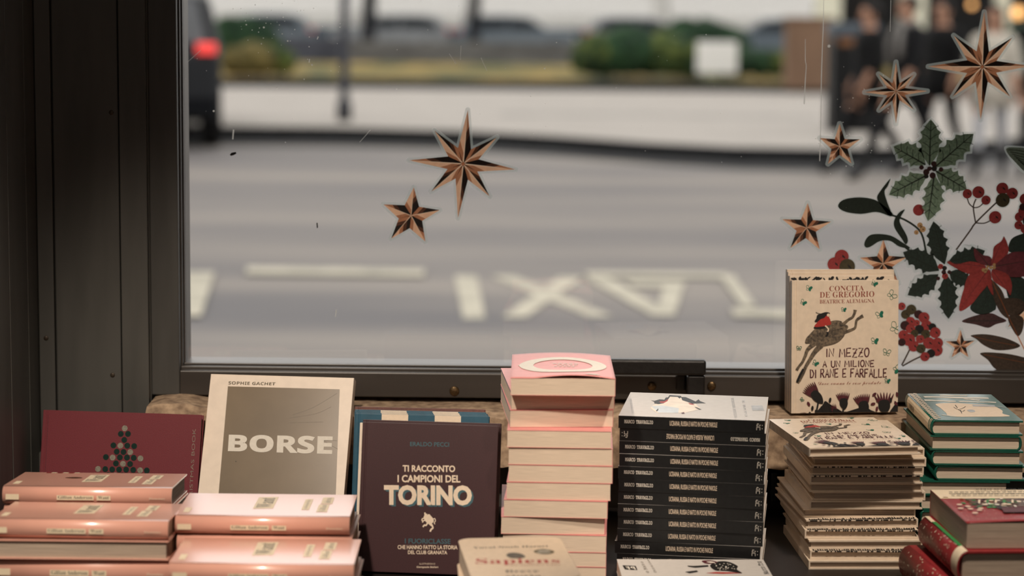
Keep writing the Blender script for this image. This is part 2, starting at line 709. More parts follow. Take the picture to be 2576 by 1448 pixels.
YG = 3.60                                   # window glass
X_WALL = px_x(101, 3.55)                    # corner where the side wall meets the window wall
ZR0, ZR1 = px_z(1003, 3.55), px_z(941, 3.55)    # bottom rail
GZ0 = px_z(917, YG)
XR = 1.30
WALLM = mat('dark_brown_wall_paint', (84, 83, 79), 0.5, 0.25, 14, 0.1, (1, 1, 0.15))
ROOMM = mat('warm_room_plaster', (150, 136, 120), 0.8, 0.08, 8)
FLOORM = mat('dark_shop_floor', (92, 78, 64), 0.5, 0.3, 6)
TABLEM = mat('dark_table_wood', (34, 28, 25), 0.5, 0.3, 12, 0.1, (0.15, 1, 1))


def struct(name, bm, m, bevel=0.0, smooth=False):
    return tag(obj(name, bm, m, bevel=bevel, smooth=smooth), kind='structure')


# room shell behind the camera
struct('floor', boxes((-2.4, 2.4, -2.0, 3.75, -0.05, 0.0)), FLOORM)
struct('ceiling', boxes((-2.4, 2.4, -2.0, 3.75, 2.80, 2.85)), ROOMM)
struct('wall_back', boxes((-2.4, 2.4, -2.05, -2.0, 0, 2.8)), ROOMM)
struct('wall_right', boxes((2.4, 2.45, -2.0, 3.75, 0, 2.8)), ROOMM)
struct('wall_left', boxes((-2.45, -2.4, -2.0, 2.6, 0, 2.8)), ROOMM)
struct('wall_front', boxes((-2.4, X_WALL - 0.04, 2.6, 2.66, 0, 2.8), (-2.4, 2.4, 3.56, 3.75, 2.35, 2.8), (XR + .06, 2.4, 3.5, 3.75, 0, 2.8)), ROOMM)
# dark wooden side wall of the display niche, with shallow board joints
bm = BM()
ys = [2.6, 2.85, 3.10, 3.335, 3.46, 3.56]
for a, b in zip(ys, ys[1:]):
    box(bm, X_WALL - 0.04, X_WALL, a + .002, b - .002, 0.0, 2.8)
box(bm, X_WALL - 0.06, X_WALL - .006, 2.6, 3.6, 0, 2.8)
struct('wall_niche', bm, WALLM, bevel=.002)
# wooden boards between the side wall and the window frame
bm = BM()
xs = [X_WALL, px_x(137, 3.53), px_x(303, 3.53), px_x(374, 3.53)]
for k, (a, b) in enumerate(zip(xs, xs[1:])):
    d = (0.0, .004, 0.0)[k]
    box(bm, a + .0012, b - .0012, 3.53 + d, 3.60, 0.80, 2.8)
box(bm, X_WALL, xs[-1], 3.545, 3.66, 0.0, 2.8)
struct('trim_window_boards', bm, WALLM, bevel=.0015)

# window frame: stile, bottom rail, stepped glazing beads, clasp screws
xs0, xs1 = px_x(378, 3.55), px_x(449, 3.55)
bm = BM()
box(bm, xs0, xs1, 3.552, 3.66, ZR0 - .0, 2.40)
w1 = tag(obj('window_1', bm, WOOD, bevel=.002), kind='structure')
bm = BM()
box(bm, xs1, XR + .1, 3.552, 3.66, ZR0, ZR1)
obj('bottom_rail', bm, WOODB, w1, bevel=.002)
bm = BM()
xb = px_x(459, 3.575)
box(bm, xs1, xb, 3.57, 3.65, ZR1, 2.40)
box(bm, xb, px_x(466, 3.59), 3.585, 3.65, ZR1 + .006, 2.40)
zb = px_z(928, 3.575)
box(bm, xs1, XR + .1, 3.568, 3.65, ZR1 - .002, zb)
box(bm, xb, XR + .1, 3.584, 3.65, zb, GZ0)
obj('glazing_bead', bm, WOODB, w1, bevel=.0025)
bm = BM()
box(bm, px_x(466, YG) - .01, XR + .1, YG, YG + .004, GZ0 - .01, 2.42)
obj('glass_pane', bm, GLASS, w1)
bm = BM()
for (px, py, Y) in ((280, 283, 3.534), (116, 850, 3.53), (283, 943, 3.534), (448, 576, 3.57)):
    c = at_Y(px, py, Y)
    ball(bm, (c.x, Y, c.z), .0042, 0, 10, (1, .35, 1))
tag(obj('screw_head', bm, mat('dull_dark_screw', (70, 60, 48), .5, .3, 200, metal=.4), w1, smooth=True), 'tarnished screw heads in the dark frame', kind='stuff')

# window catch: black iron pull with brass screws
h0, h1 = at_Y(1520, 905, 3.50), at_Y(1777, 907, 3.50)
zt, zl = px_z(905, 3.50, 1650), px_z(944, 3.50, 1650)
zbot = px_z(988, 3.54, 1740)
hd = thing('window_handle', 'black iron pull handle on the bottom rail of the window behind the books', 'handle', (h0.x, 3.5, zt))
L = h1.x - h0.x
bm = BM()
box(bm, 0, L, 0, .022, zl - zt, 0)
obj('grip_bar', bm, IRON, hd, bevel=.004)
bm = BM()
box(bm, L - .030, L - .001, .004, .0515, zbot - zt, zl - zt - .0003)
box(bm, L - .046, L - .030, .035, .0515, zbot - zt + .004, zl - zt - .004)
obj('bracket_leg', bm, IRON, hd, bevel=.003)
for (px, py) in ((1640, 971), (1790, 970)):
    c = at_Y(px, py, 3.551)
    bm = BM()
    ball(bm, (c.x - h0.x, .0505, c.z - zt), .0075, 0, 14, (1, .5, 1))
    box(bm, c.x - h0.x - .006, c.x - h0.x + .006, .0463, .0475, c.z - zt - .0009, c.z - zt + .0009)
    obj('screw', bm, BRASS, hd, smooth=False)
c = at_Y(1143, 983, 3.552)
bm = BM()
ball(bm, (0, 0, 0), .0085, 0, 14, (1, .45, 1))
box(bm, -.0065, .0065, -.0045, -.0036, -.001, .001)
tag(obj('frame_screw', bm, BRASS, loc=(c.x, 3.5515, c.z)), 'single brass screw head in the bottom rail above the red-brown books', 'screw')

# plaster ledge under the window with a rough broken edge, dark panel below it
LZ, LY = px_z(1026, 3.45 + .1), 3.45
LZ = 0.947
bm = BM()
nx, prof = 90, []
x0 = px_x(374, 3.5)
rnd = random.Random(3)
rows = []
for i in range(nx + 1):
    x = x0 + (XR + .05 - x0) * i / nx
    j = rnd.uniform(-.004, .003)
    k = rnd.uniform(-.003, .002)
    lift = .012 * math.exp(-((x - px_x(440, 3.5)) / .05) ** 2)
    rows.append([(x, 3.66, LZ + .002 + lift), (x, LY + .02, LZ + k * .5 + lift), (x, LY + j * .5, LZ - .005 + k), (x, LY + .001 + j * .3, LZ - .05), (x, LY + j * .2, .862 + k), (x, 3.66, .862)])
vv = [[bm.verts.new(p) for p in r] for r in rows]
for a, b in zip(vv, vv[1:]):
    for q in range(5):
        bm.faces.new((a[q], a[q + 1], b[q + 1], b[q]))
bm.faces.new(vv[0])
bm.faces.new(vv[-1])
struct('window_sill_ledge', bm, PLASTER)
struct('wall_below_window', boxes((X_WALL - .02, XR + .06, 3.52, 3.75, 0, .8625)), WALLM)
struct('trim_shadow_gap', boxes((px_x(375, 3.58), XR + .1, 3.60, 3.66, .95, ZR0)), WALLM)

# black radiator under the ledge, seen in the gap right of the black spines
rad = thing('radiator', 'black ribbed radiator under the plaster ledge between the book stacks', 'radiator', (px_x(1990, 3.47), 3.47, .80))
bm = BM()
for k in range(9):
    xx = -.10 + k * .025
    box(bm, xx, xx + .012, 0, .045, 0, .052)
box(bm, -.11, .125, .012, .035, .004, .045)
obj('rib_block', bm, IRON, rad, bevel=.003)
bm = BM()
tube(bm, [(-.045, -.012, .018), (-.045, .002, .018)], .006, 10)
tube(bm, [(-.045, -.006, .018), (-.045, -.006, .034)], .004, 10)
obj('bleed_valve', bm, BRASS, rad, smooth=True)

# display table carrying all the books
tb = thing('display_table', 'dark wooden display table under the books by the window', 'table', (0.15, 2.95, 0))
bm = BM()
box(bm, X_WALL + .002 - .15, 1.1, -.40, .555, TABLE - .04, TABLE)
obj('tabletop', bm, TABLEM, tb, bevel=.003)
for (x, y) in ((-.85, -.35), (1.03, -.35), (-.85, .49), (1.03, .49)):
    obj('leg', boxes((x - .03, x + .03, y - .03, y + .03, 0, TABLE - .04)), TABLEM, tb, bevel=.003)
obj('apron', boxes((-.82, 1.0, -.36, -.34, TABLE - .14, TABLE - .04)), TABLEM, tb)

# ================================================================== BOOKS
EPS = 0.0003


def loc_top(M, px, py, h):
    p = on_plane(M, px, py, 2, h)
    return (p.x, p.y)


def loc_front(M, px, py):
    p = on_plane(M, px, py, 1, 0.0)
    return (p.x, p.z)


# ------------------------------------------------------------------ tall stack of cream paperbacks, page ends facing the room (pink covers)
EY, EW, ED, ET = 3.03, 0.150, 0.215, 0.0255
ETOP = 1.0815
EZ = TABLE + 0.0005
eL = [1282, 1285, 1280, 1273, 1276, 1278, 1272, 1264, 1259, 1262, 1262]
eR = [1551, 1548, 1546, 1541, 1544, 1542, 1538, 1531, 1523, 1527, 1527]
eY = [0, .030, .027, .0015, .003, .0025, .002, .0, .004, .003, .002]
eRot = [-0.5, 4.5, 4.0, -1.5, -2, -2.5, -2, -3.0, 0, -3.0, -2]
EROW = [955, 1001, 1038, 1088, 1135, 1182, 1229, 1273, 1317, 1363, 1408]
eth = thick(ETOP - EZ, ET, 10)
for q in (eL, eR, eY, eRot, EROW):
    q += [q[-1]] * 3
for k in range(len(eth)):
    ET = eth[k]
    zt = ETOP - sum(eth[:k])
    xl = at_Y(eL[k], EROW[k], EY + eY[k]).x
    xr = at_Y(eR[k], EROW[k], EY + eY[k]).x
    lab = 'paperback with pale pink cover and white oval, on top of the tall cream stack' if k == 0 else 'thick paperback, page ends showing, %s from the top of the tall cream stack' % ORD[k]
    bk = thing('paperback_book', lab, 'book', ((xl + xr) / 2, EY + eY[k], zt - ET), (0, 0, R_(eRot[k])), 'paperbacks in the tall cream stack')
    a = EW
    if k == 0:
        book_parts(bk, a, ED, ET - .0006, 'right', PINKC, PAGES, c=.0005)
        # the front cover has curled: rebuild it as a bent sheet
        fc = [c for c in bk.children if c.name.startswith('front_cover')][0]
        bpy.data.objects.remove(fc)
        bm = BM()
        nx, ny = 24, 16

        def curl(x, y):
            u, v = x / a + .5, y / ED
            front = max(0, 1 - v * 2.2) ** 1.5
            return ET - .0006 + .0052 * front * math.sin(math.pi * min(1, max(0, (u - .22) / .78))) + .004 * math.sin(math.pi * u) * v
        g = [[bm.verts.new((-a / 2 + a * i / nx, ED * j / ny, curl(-a / 2 + a * i / nx, ED * j / ny))) for j in range(ny + 1)] for i in range(nx + 1)]
        for i in range(nx):
            for j in range(ny):
                bm.faces.new((g[i][j], g[i + 1][j], g[i + 1][j + 1], g[i][j + 1]))
        fc = obj('front_cover', bm, PINKC, bk, smooth=True)
        so = fc.modifiers.new('thickness', 'SOLIDIFY')
        so.thickness = .0005
        M = mtx(bk)
        P = Print(.0004)
        P.stroke([(.001 + a * .36 * math.cos(q), ED * .48 + ED * .26 * math.sin(q)) for q in [2 * math.pi * k_ / 60 for k_ in range(60)]], .021, PALE, smooth=False, closed=True)
        P.poly([(-.066, .106), (-.050, .078), (-.044, .100), (-.048, .122)], PALE)
        for q, (u0, u1) in enumerate(((-.012, .020), (-.008, .024), (-.014, .026))):
            for r in range(5):
                P.rect(u0 + (u1 - u0) * r / 5, .092 + q * .011, u0 + (u1 - u0) * (r + .75) / 5, .0955 + q * .011, PALE)
        P.poly([(.028, .020), (.040, .012), (.056, .016), (.048, .024)], PALE)
        for v in P.bm.verts:
            v.co.z += curl(v.co.x, v.co.y) + .0003
        P.done('cover_print', fc)
    else:
        book_parts(bk, a, ED, ET - .0004, 'right' if k % 3 else 'back', PINKC, PAGES, c=.0005)
        if k in (1, 2):
            bm = BM()
            box(bm, -a / 2 - .0002, -a / 2 + .0007, .004, ED - .004, ET - .0028, ET - .0018)
            obj('endpaper', bm, BLUEC, bk)

# ------------------------------------------------------------------ stack of black-spined paperbacks
FYL, FYR, FW, FD, FT = 3.122, 3.092, 0.215, 0.200, 0.01895
fL = [1556, 1559, 1558, 1558, 1555, 1556, 1555, 1554, 1554.5, 1553, 1547]


def spine_print(sp, W, T):
    P = Print(.0002)
    P.text('MARCO', -W / 2 + .040 * W, .40 * T, -W / 2 + .110 * W, .68 * T, PALE, 'mono', .006)
    P.text('TRAVAGLIO', -W / 2 + .122 * W, .40 * T, -W / 2 + .238 * W, .68 * T, PALE, 'mono', .010)
    P.text('UCRAINA, RUSSIA E NATO IN POCHE PAROLE', -W / 2 + .352 * W, .27 * T, -W / 2 + .677 * W, .72 * T, CREAM, 'sans', .007)
    o = P.done('title_print', sp, 'front', 0.0)
    P = Print(.0002)
    u, v, s = -W / 2 + .945 * W, .24 * T, .025 * W
    P.stroke([(u, v), (u, v + .22 * T), (u + s * .9, v + .22 * T), (u + s * .9, v)], .0008, PALE, smooth=False)
    P.stroke([(u + .001, v + .5 * T), (u, v + .30 * T), (u + s * .5, v + .33 * T)], .0008, PALE, smooth=False)
    P.stroke([(u + .001, v + .5 * T), (u + s * .6, v + .46 * T)], .0008, PALE, smooth=False)
    P.stroke([(u + s * .7, v + .30 * T), (u + s, v + .42 * T)], .0008, PALE, smooth=False)
    P.disc((u + s * 1.5, v + .38 * T), .0006, PALE, 8)
    P.disc((u + s * 1.5, v + .12 * T), .0006, PALE, 8)
    P.done('publisher_mark', sp, 'front', 0.0)


fproto = None
fL.append(1552)
n = 12
for k in range(n):
    lab = 'paperback with torn-hole white cover and black spine, topmost of the black-spined stack' if k == 0 else \
        ('paperback with upside-down lettering on its black spine, second in the black-spined stack' if k == 1 else
         'black-spined paperback, %s from the top of the black-spined stack' % ORD[k])
    zt = TABLE + .0005 + FT * (n - k)
    row = 1047 + 32.8 * k
    pl = at_Y(fL[k], row, FYL)
    yaw = math.atan2(FYR - FYL, FW) + R_(random.uniform(-.5, .5))
    jit = (0 if k == 0 else random.uniform(-.0015, .002))
    cx, cy = pl.x + FW / 2 * math.cos(yaw), FYL + jit + FW / 2 * math.sin(yaw)
    if fproto is None:
        bk = fproto = thing('paperback_book', lab, 'book', (cx, cy, zt - FT), (0, 0, yaw), 'black-spined paperbacks')
        pr = book_parts(bk, FW, FD, FT - .0003, 'front', WHITE, PAGES, c=.0007, spine=BLACK)
        spine_print(pr['spine'], FW, FT)
        ftop = bk
    else:
        bk = copy_tree(fproto)
        bk.location, bk.rotation_euler = (cx, cy, zt - FT), (0, 0, yaw)
        bk['label'] = lab
        if k == 1:
            for sp in bk.children:
                if sp.name.startswith('spine'):
                    for ch in sp.children:
                        ch.matrix_local = Matrix.Translation((0, 0, FT)) @ Matrix.Rotation(R_(180), 4, 'Y')
# the torn hole printed on the topmost cover (added after the copies were taken)
M = mtx(ftop)
hT = FT - .0003
Z4 = lambda x, y: loc_top(M, 1520 + x / 5.8545, 970 + y / 5.8545, hT)
fcov = [c for c in ftop.children if c.name.startswith('front_cover')][0]
P = Print(.0002)
HOLEIN = mat('pale_blue_printing_ink', (206, 216, 222), 0.5, 0.12, 90)
P.poly([Z4(*p) for p in ((700, 300), (960, 150), (1130, 150), (1330, 250), (1420, 340), (1180, 400), (780, 400), (680, 330))], mat('cream_white_ink', (240, 226, 208), .5, .1, 60))
P.poly([Z4(*p) for p in ((690, 300), (860, 290), (1100, 330), (1090, 400), (800, 395))], HOLEIN)
P.poly([Z4(*p) for p in ((690, 215), (740, 222), (815, 200), (885, 205), (905, 175), (940, 170), (962, 138), (1130, 150), (1140, 165), (1110, 190), (1080, 165), (970, 160), (940, 205), (900, 225), (860, 235), (880, 258), (800, 272), (740, 262), (735, 235))], INK)
P.poly([Z4(*p) for p in ((810, 232), (890, 228), (940, 195), (935, 225), (880, 255), (830, 252))], REDINK)
P.poly([Z4(*p) for p in ((1130, 165), (1200, 168), (1265, 195), (1345, 232), (1390, 200), (1410, 225), (1495, 258), (1420, 258), (1340, 262), (1300, 268), (1230, 240), (1150, 215))], INK)
P.poly([Z4(*p) for p in ((1235, 252), (1310, 268), (1330, 285), (1260, 275))], REDINK)
P.poly([Z4(*p) for p in ((1330, 312), (1370, 322), (1435, 350), (1400, 352), (1350, 330))], INK)
P.poly([Z4(*p) for p in ((760, 370), (795, 335), (798, 355), (775, 380))], INK)
P.poly([Z4(*p) for p in ((1130, 400), (1175, 388), (1185, 412), (1150, 415))], MAROON)
P.rect(*(Z4(2180, 362) + Z4(2350, 292)), LTGREY) if False else P.poly([Z4(*p) for p in ((2185, 365), (2355, 365), (2330, 292), (2165, 292))], LTGREY)
for (x0, y0, x1, y1, s) in ((1865, 180, 1960, 470, 'UCRAINA RUSSIA'), (2030, 215, 2110, 450, 'E NATO'), (370, 190, 440, 400, 'TRAVAGLIO')):
    q = [Z4(x0, y0), Z4(x0 + (x1 - x0) * .55, y1), Z4(x1, y1), Z4(x0 + (x1 - x0) * .45, y0)]
    P.quad_text(s, q, LTGREY, 'mono')
P.done('cover_print', fcov, 'top', hT)

# same title, one copy lying in front with its cover the other way round
g0, g1 = at_Y(1551, 1401.6, 3.07), at_Y(1924, 1407, 3.07)
GZ = g0.z
gt = FT
gl = thing('paperback_book', 'white paperback underneath the one with typewriter lettering, in front of the black-spined stack', 'book', ((g0.x + g1.x) / 2 + .002, 3.063 - .2, TABLE + .0002), (0, 0, R_(.6)))
book_parts(gl, FW, FD, GZ - TABLE - FT - .0006, 'right', WHITE, PAGES, c=.0007, spine=BLACK)
gk = thing('paperback_book', 'paperback with typewriter lettering on its cover, lying in front of the black-spined stack', 'book', ((g0.x + g1.x) / 2 + .004, 3.065 - .2, GZ - FT), (0, 0, R_(1.5)))
pr = book_parts(gk, FW, FD, gt - .0004, 'right', WHITE, PAGES, c=.0007, spine=BLACK)
M = mtx(gk)
hg = gt - .0004
G5 = lambda x, y: loc_top(M, 1520 + x / 5.3667, 1330 + y / 5.3667, hg)
P = Print(.0002)
P.poly([G5(*p) for p in ((245, 490), (425, 498), (450, 555), (280, 548))], INK)
P.quad_text('PF', [G5(430, 548), G5(300, 542), G5(285, 505), G5(405, 508)], PALE, 'bold')
P.quad_text('Ucraina', [G5(715, 590), G5(600, 415), G5(565, 415), G5(670, 590)], GREYP, 'mono')
P.quad_text('e Nato', [G5(610, 592), G5(520, 440), G5(480, 440), G5(560, 592)], GREYP, 'mono')
P.quad_text('Marco Tra', [G5(2230, 610), G5(2120, 440), G5(2050, 435), G5(2160, 610)], INK, 'mono')
P.blob([G5(*p) for p in ((1430, 490), (1540, 440), (1680, 445), (1800, 500), (1790, 545), (1860, 600), (1660, 570), (1500, 560))], INK)
P.blob([G5(*p) for p in ((1320, 430), (1440, 425), (1530, 450), (1440, 470), (1360, 465))], MAROON)
P.blob([G5(*p) for p in ((1380, 445), (1450, 440), (1500, 455), (1440, 458))], PALE)
P.poly([G5(*p) for p in ((1120, 495), (1200, 500), (1400, 488), (1410, 510), (1230, 525), (1140, 512))], INK)
P.poly([G5(*p) for p in ((1090, 580), (1250, 560), (1270, 580), (1150, 600))], INK)
P.poly([G5(*p) for p in ((1370, 598), (1500, 582), (1700, 585), (1850, 600), (1600, 606))], REDINK)
for k in range(26):
    P.disc(G5(random.uniform(1480, 1760), random.uniform(465, 560)), .0011, PALE, 6, .0016)
fcov = [c for c in gk.children if c.name.startswith('front_cover')][0]
P.done('cover_print', fcov, 'top', hg)

# ------------------------------------------------------------------ rounded beige paperbacks at the front edge
SZ = .884
sb0, sb1 = at_z(1146, 1374, SZ), at_z(1412, 1368, SZ)
SWID, SDEP = .142, .215
nS = 3
for k in range(nS):
    T = (SZ - TABLE) / nS
    yaw = R_(6.5) if k == 0 else R_(random.uniform(2, 6))
    cen = (sb0 + sb1) / 2
    lx = cen.x + math.sin(yaw) * SDEP
    ly = 2.885 - math.cos(yaw) * SDEP
    lab = ('beige paperback with red title and fingerprint, lying at the front of the table' if k == 0 else
           'beige paperback under the one with the fingerprint cover, %s' % ('middle of three' if k == 1 else 'on the tabletop'))
    bk = thing('paperback_book', lab, 'book', (lx, ly, TABLE + T * (nS - 1 - k) + .0003), (0, 0, yaw), 'beige paperbacks at the front')
    h = T - .0004

    def rounded(rr, a, b, n=8):
        pts = []
        for cxx, cyy, a0 in ((a / 2 - rr, b - rr, 0), (-a / 2 + rr, b - rr, 90), (-a / 2 + rr, rr, 180), (a / 2 - rr, rr, 270)):
            for q in range(n + 1):
                th = R_(a0 + 90 * q / n)
                pts.append((cxx + rr * math.cos(th), cyy + rr * math.sin(th)))
        return pts

    def slab(z0, z1, rr, a, b, off=0.0, m=None, crown=0.0):
        bm = BM()
        pts = [(x, y + off) for x, y in rounded(rr, a, b)]
        lo = [bm.verts.new((x, y, z0)) for x, y in pts]
        hi = [bm.verts.new((x, y, z1 - crown)) for x, y in pts]
        hi2 = [bm.verts.new((x * .985, off + (y - off - b / 2) * .985 + b / 2, z1)) for x, y in pts]
        N = len(pts)
        for i in range(N):
            bm.faces.new((lo[i], lo[(i + 1) % N], hi[(i + 1) % N], hi[i]))
            bm.faces.new((hi[i], hi[(i + 1) % N], hi2[(i + 1) % N], hi2[i]))
        bm.faces.new(hi2)
        bm.faces.new(list(reversed(lo)))
        return bm
    fcv = obj('front_cover', slab(h - .0012, h, .018, SWID, SDEP, 0, None, .0006), BEIGEC, bk)
    obj('page_block', slab(.0008, h - .0012, .017, SWID - .003, SDEP - .002, .001), PAGES, bk)
    obj('back_cover', slab(0, .0008, .018, SWID, SDEP, 0, None, .0002), BEIGEC, bk)
    if k == 0:
        M = mtx(bk)
        S3 = lambda x, y: loc_top(M, 1120 + x / 7.1556, 1340 + y / 7.1556, h)
        P = Print(.0002)
        P.quad_text('Yuval Noah Harari', [S3(505, 282), S3(1850, 250), S3(1845, 222), S3(500, 250)], INK, 'serif', -.006)
        P.quad_text('Sapiens', [S3(555, 585), S3(2070, 560), S3(2050, 455), S3(545, 458)], REDINK, 'serif', -.006)
        P.quad_text('Breve', [S3(1080, 712), S3(1690, 705), S3(1680, 660), S3(1070, 668)], INK, 'serif', -.008)
        P.quad_text('storia', [S3(1100, 812), S3(1730, 805), S3(1710, 745), S3(1095, 752)], INK, 'serif', -.008)
        P.quad_text('DA ANIMALI A DEI', [S3(1170, 590), S3(2070, 578), S3(2068, 560), S3(1165, 570)], BROWNINK, 'serif', -.008)
        P.blob([S3(*p) for p in ((1100, 400), (1150, 362), (1270, 358), (1380, 385), (1440, 435), (1330, 455), (1200, 455), (1130, 430))], GREYP)
        FP = mat('fingerprint_ink', (60, 58, 54), .6, .5, 900)
        for q in range(5):
            f = 1 - .18 * q
            ring = [S3(1265 + f * x, 408 + f * y) for x, y in ((-160, -8), (-90, -40), (20, -46), (120, -22), (170, 24), (60, 42), (-60, 42))]
            P.stroke(ring, .0008, FP, closed=True)
        P.blob([S3(*p) for p in ((1590, 335), (1680, 298), (1780, 290), (1890, 308), (1965, 340), (1890, 378), (1780, 385), (1680, 372))], OLIVEINK)
        P.quad_text('NUOVA', [S3(1690, 322), S3(1860, 322), S3(1860, 302), S3(1690, 302)], PALE, 'bold')
        P.quad_text('EDIZIONE', [S3(1650, 348), S3(1900, 346), S3(1900, 328), S3(1650, 330)], PALE, 'bold')
        P.quad_text('SPECIALE', [S3(1670, 370), S3(1880, 368), S3(1880, 352), S3(1670, 354)], PALE, 'bold')
        P.done('cover_print', fcv, 'top', h)

# ------------------------------------------------------------------ salmon jackets (four stacks at the left)
WT, WD_, WL = .0273, .142, .242


def want_prints(pr, W, D, T, extra=False, small_text=True):
    P = Print(.00025)
    y0, y1 = D * .34, D * .86
    P.poly([(-.018, y0), (.010, y0 + .003), (.010, y1), (-.018, y1 - .003)], TAG)
    P.text('Want', -.0145, y0 + .008, .0065, y1 - .007, INK, 'serif', -.004, rot=1)
    P.rect(.050, y0 - .004, .061, y0 + .062, TAG)
    P.text('collected by', .0525, y0 + .002, .0585, y0 + .056, GREYP, 'sans', 0, rot=1)
    P.rect(.072, y0 - .016, .087, y0 + .030, TAG)
    P.rect(.074, y0 + .034, .090, y0 + .074, TAG)
    P.text('Gillian', .0755, y0 - .012, .0835, y0 + .026, GREYP, 'serif', -.008, rot=1)
    P.text('Anderson', .0775, y0 + .038, .0865, y0 + .070, GREYP, 'serif', -.008, rot=1)
    P.rect(-.112, D * .16, -.103, D * .36, TAG)
    if extra:
        for q in range(6):
            P.rect(-.088 + q * .0085, D * .94, -.081 + q * .0085, D * .985, XREDC if q % 2 == 0 else TAG)
        P.blob([(-.050, D * .62), (-.036, D * .67), (-.024, D * .62), (-.036, D * .58)], MIDBR)  # dark shadow shape painted onto the cover
    P.done('cover_print', pr['front_cover'], 'top', T)
    P = Print(.0006)
    v0, v1 = .30 * T, .56 * T
    P.rect(-.043, v0, .010, v1, TAG)
    P.text('Gillian Anderson', -.041, v0 + .0018, .008, v1 - .0008, INK, 'serif', -.008)
    P.rect(.014, v0, .034, v1, TAG)
    P.text('Want', .0165, v0 + .0018, .0315, v1 - .0008, INK, 'serif', -.008)
    P.rect(-.116, v0, -.097, v1 + .001, TAG)
    P.text('Bloomsbury', .089, v0 + .001, .112, v1 - .002, CREAM, 'serif', -.008)
    P.done('spine_print', pr['spine'], 'front', .0002)


def want_stack(where, xl_px, row, Yf, ztop, tilt, yaw, spec, extra=False):
    xl = at_Y(xl_px, row, Yf).x
    base = TABLE + .0004 + math.sin(R_(max(0, tilt))) * WD_
    ths = thick(ztop - base, .0278, 2)
    for k in range(len(ths)):
        WT = ths[k]
        jx, jy = (0, 0) if k == 0 else (random.uniform(-.003, .004), random.uniform(-.003, .003))
        z = ztop - sum(ths[:k + 1])
        lab = spec[k]
        yw = R_(yaw + (0 if k == 0 else random.uniform(-1, 1)))
        rot = Euler((-R_(tilt), 0, yw))
        side = 'front'
        if where == 'left front' and k == 1:
            side = 'back'
        bk = thing('hardcover_book', lab, 'book', (xl + WL / 2 + jx, Yf + jy, z), rot, 'salmon hardcovers')
        pr = book_parts(bk, WL, WD_, WT - .0012, side, PEACH, PAGESG, c=.002, over=.003, bulge=.010)
        if k == 0:
            want_prints(pr, WL, WD_, WT - .0012, extra)
        elif side == 'front':
            want_prints(pr, WL, WD_, WT - .0012)


NTH = ['top', 'second', 'third', 'fourth', 'fifth', 'sixth']
want_stack('left back', 5, 1255, 3.00, .923, 4.0, -.3, ['salmon hardcover with dark red tab, on the stack in front of the dark red book'] + ['salmon hardcover lying below the one with the dark red tab, %s from top' % q for q in NTH[1:]], True)
want_stack('left front', -28, 1335, 2.835, .915, 3.6, -.8, ['salmon hardcover with full spine label, topmost of the front stack at far left', 'salmon hardcover turned with its page edges forward, second in the far left front stack'] + ['salmon hardcover %s from the top of the front stack at far left' % q for q in NTH[2:]])
want_stack('right back', 437, 1322, 2.89, .909, 0, -.2, ['shiny salmon hardcover lying in front of the cream book titled in big capitals', 'salmon hardcover just under the shiny one before the cream book'] + ['salmon hardcover %s down in the stack before the cream book' % q for q in NTH[2:]])
want_stack('right front', 424, 1450, 2.735, .882, 0, 0, ['salmon hardcover at the bottom edge, lower and nearer than the shiny one'] + ['salmon hardcover %s in the lowest salmon stack by the burgundy book' % q for q in NTH[1:]])


# ------------------------------------------------------------------ upright books
def standing(name, label, cat, tl, tr, Yt, W, lean, yaw, t, zb, cover, pages, group=None, top_row_mid=None, **kw):
    """front face top edge runs through pixels tl-tr at depth Yt (middle); rests on z=zb"""
    mid = at_Y((tl[0] + tr[0]) / 2, (tl[1] + tr[1]) / 2, Yt)
    le, yw = R_(lean), R_(yaw)
    zb += t * math.sin(le)
    Hh = (mid.z - zb) / math.cos(le)
    up = Vector((-math.sin(yw) * math.sin(le), math.cos(yw) * math.sin(le), math.cos(le)))
    base = mid - up * Hh
    bk = thing(name, label, cat, base, (-le, 0, yw), group)
    pr = standing_parts(bk, W, Hh, t, cover, pages, **kw)
    return bk, pr, Hh


def wid(tl, tr, Y, yaw):
    return (at_Y(tr[0], tr[1], Y).x - at_Y(tl[0], tl[1], Y).x) / math.cos(R_(yaw))


# dark red book lying on its side with a dotted fir tree
tl, tr = (104, 1030), (511, 1043)
Wc = wid(tl, tr, 3.438, -6.5)
bk, pr, Hc = standing('hardcover_book', 'dark red hardcover on its side with a dotted fir tree, against the ledge', 'book', tl, tr, 3.438, Wc, 14, -6.5, .016, TABLE + .001, REDC, PAGESV)
M = mtx(bk)
C1 = lambda x, y: loc_front(M, x / 2.642, 900 + y / 2.642)
DOTS = [(829, 467, 1), (803, 504, 0), (851, 504, 0), (826, 544, 0), (754, 580, 0), (800, 582, 1), (846, 582, 0), (892, 585, 0), (776, 622, 0), (821, 624, 0), (866, 625, 1),
        (704, 658, 0), (749, 661, 1), (797, 660, 0), (844, 661, 0), (889, 663, 0), (934, 667, 1), (771, 700, 0), (818, 703, 1), (865, 704, 0), (652, 737, 1), (700, 738, 0), (746, 740, 0),
        (792, 741, 0), (839, 741, 0), (886, 743, 0), (932, 746, 1), (976, 747, 0), (720, 777, 0), (767, 780, 1), (812, 780, 0), (858, 784, 1), (904, 783, 0),
        (604, 806, 0), (651, 812, 1), (696, 814, 0), (742, 818, 0), (786, 819, 0), (830, 820, 0), (876, 821, 0), (922, 822, 0), (965, 818, 0), (1010, 822, 1)]
P = Print()
for x, y, s in DOTS:
    P.disc(C1(x, y), .0048, SILVER if s else DKGREEN, 18)
P.done('dotted_tree', pr['front_cover'], 'front')
P = Print()
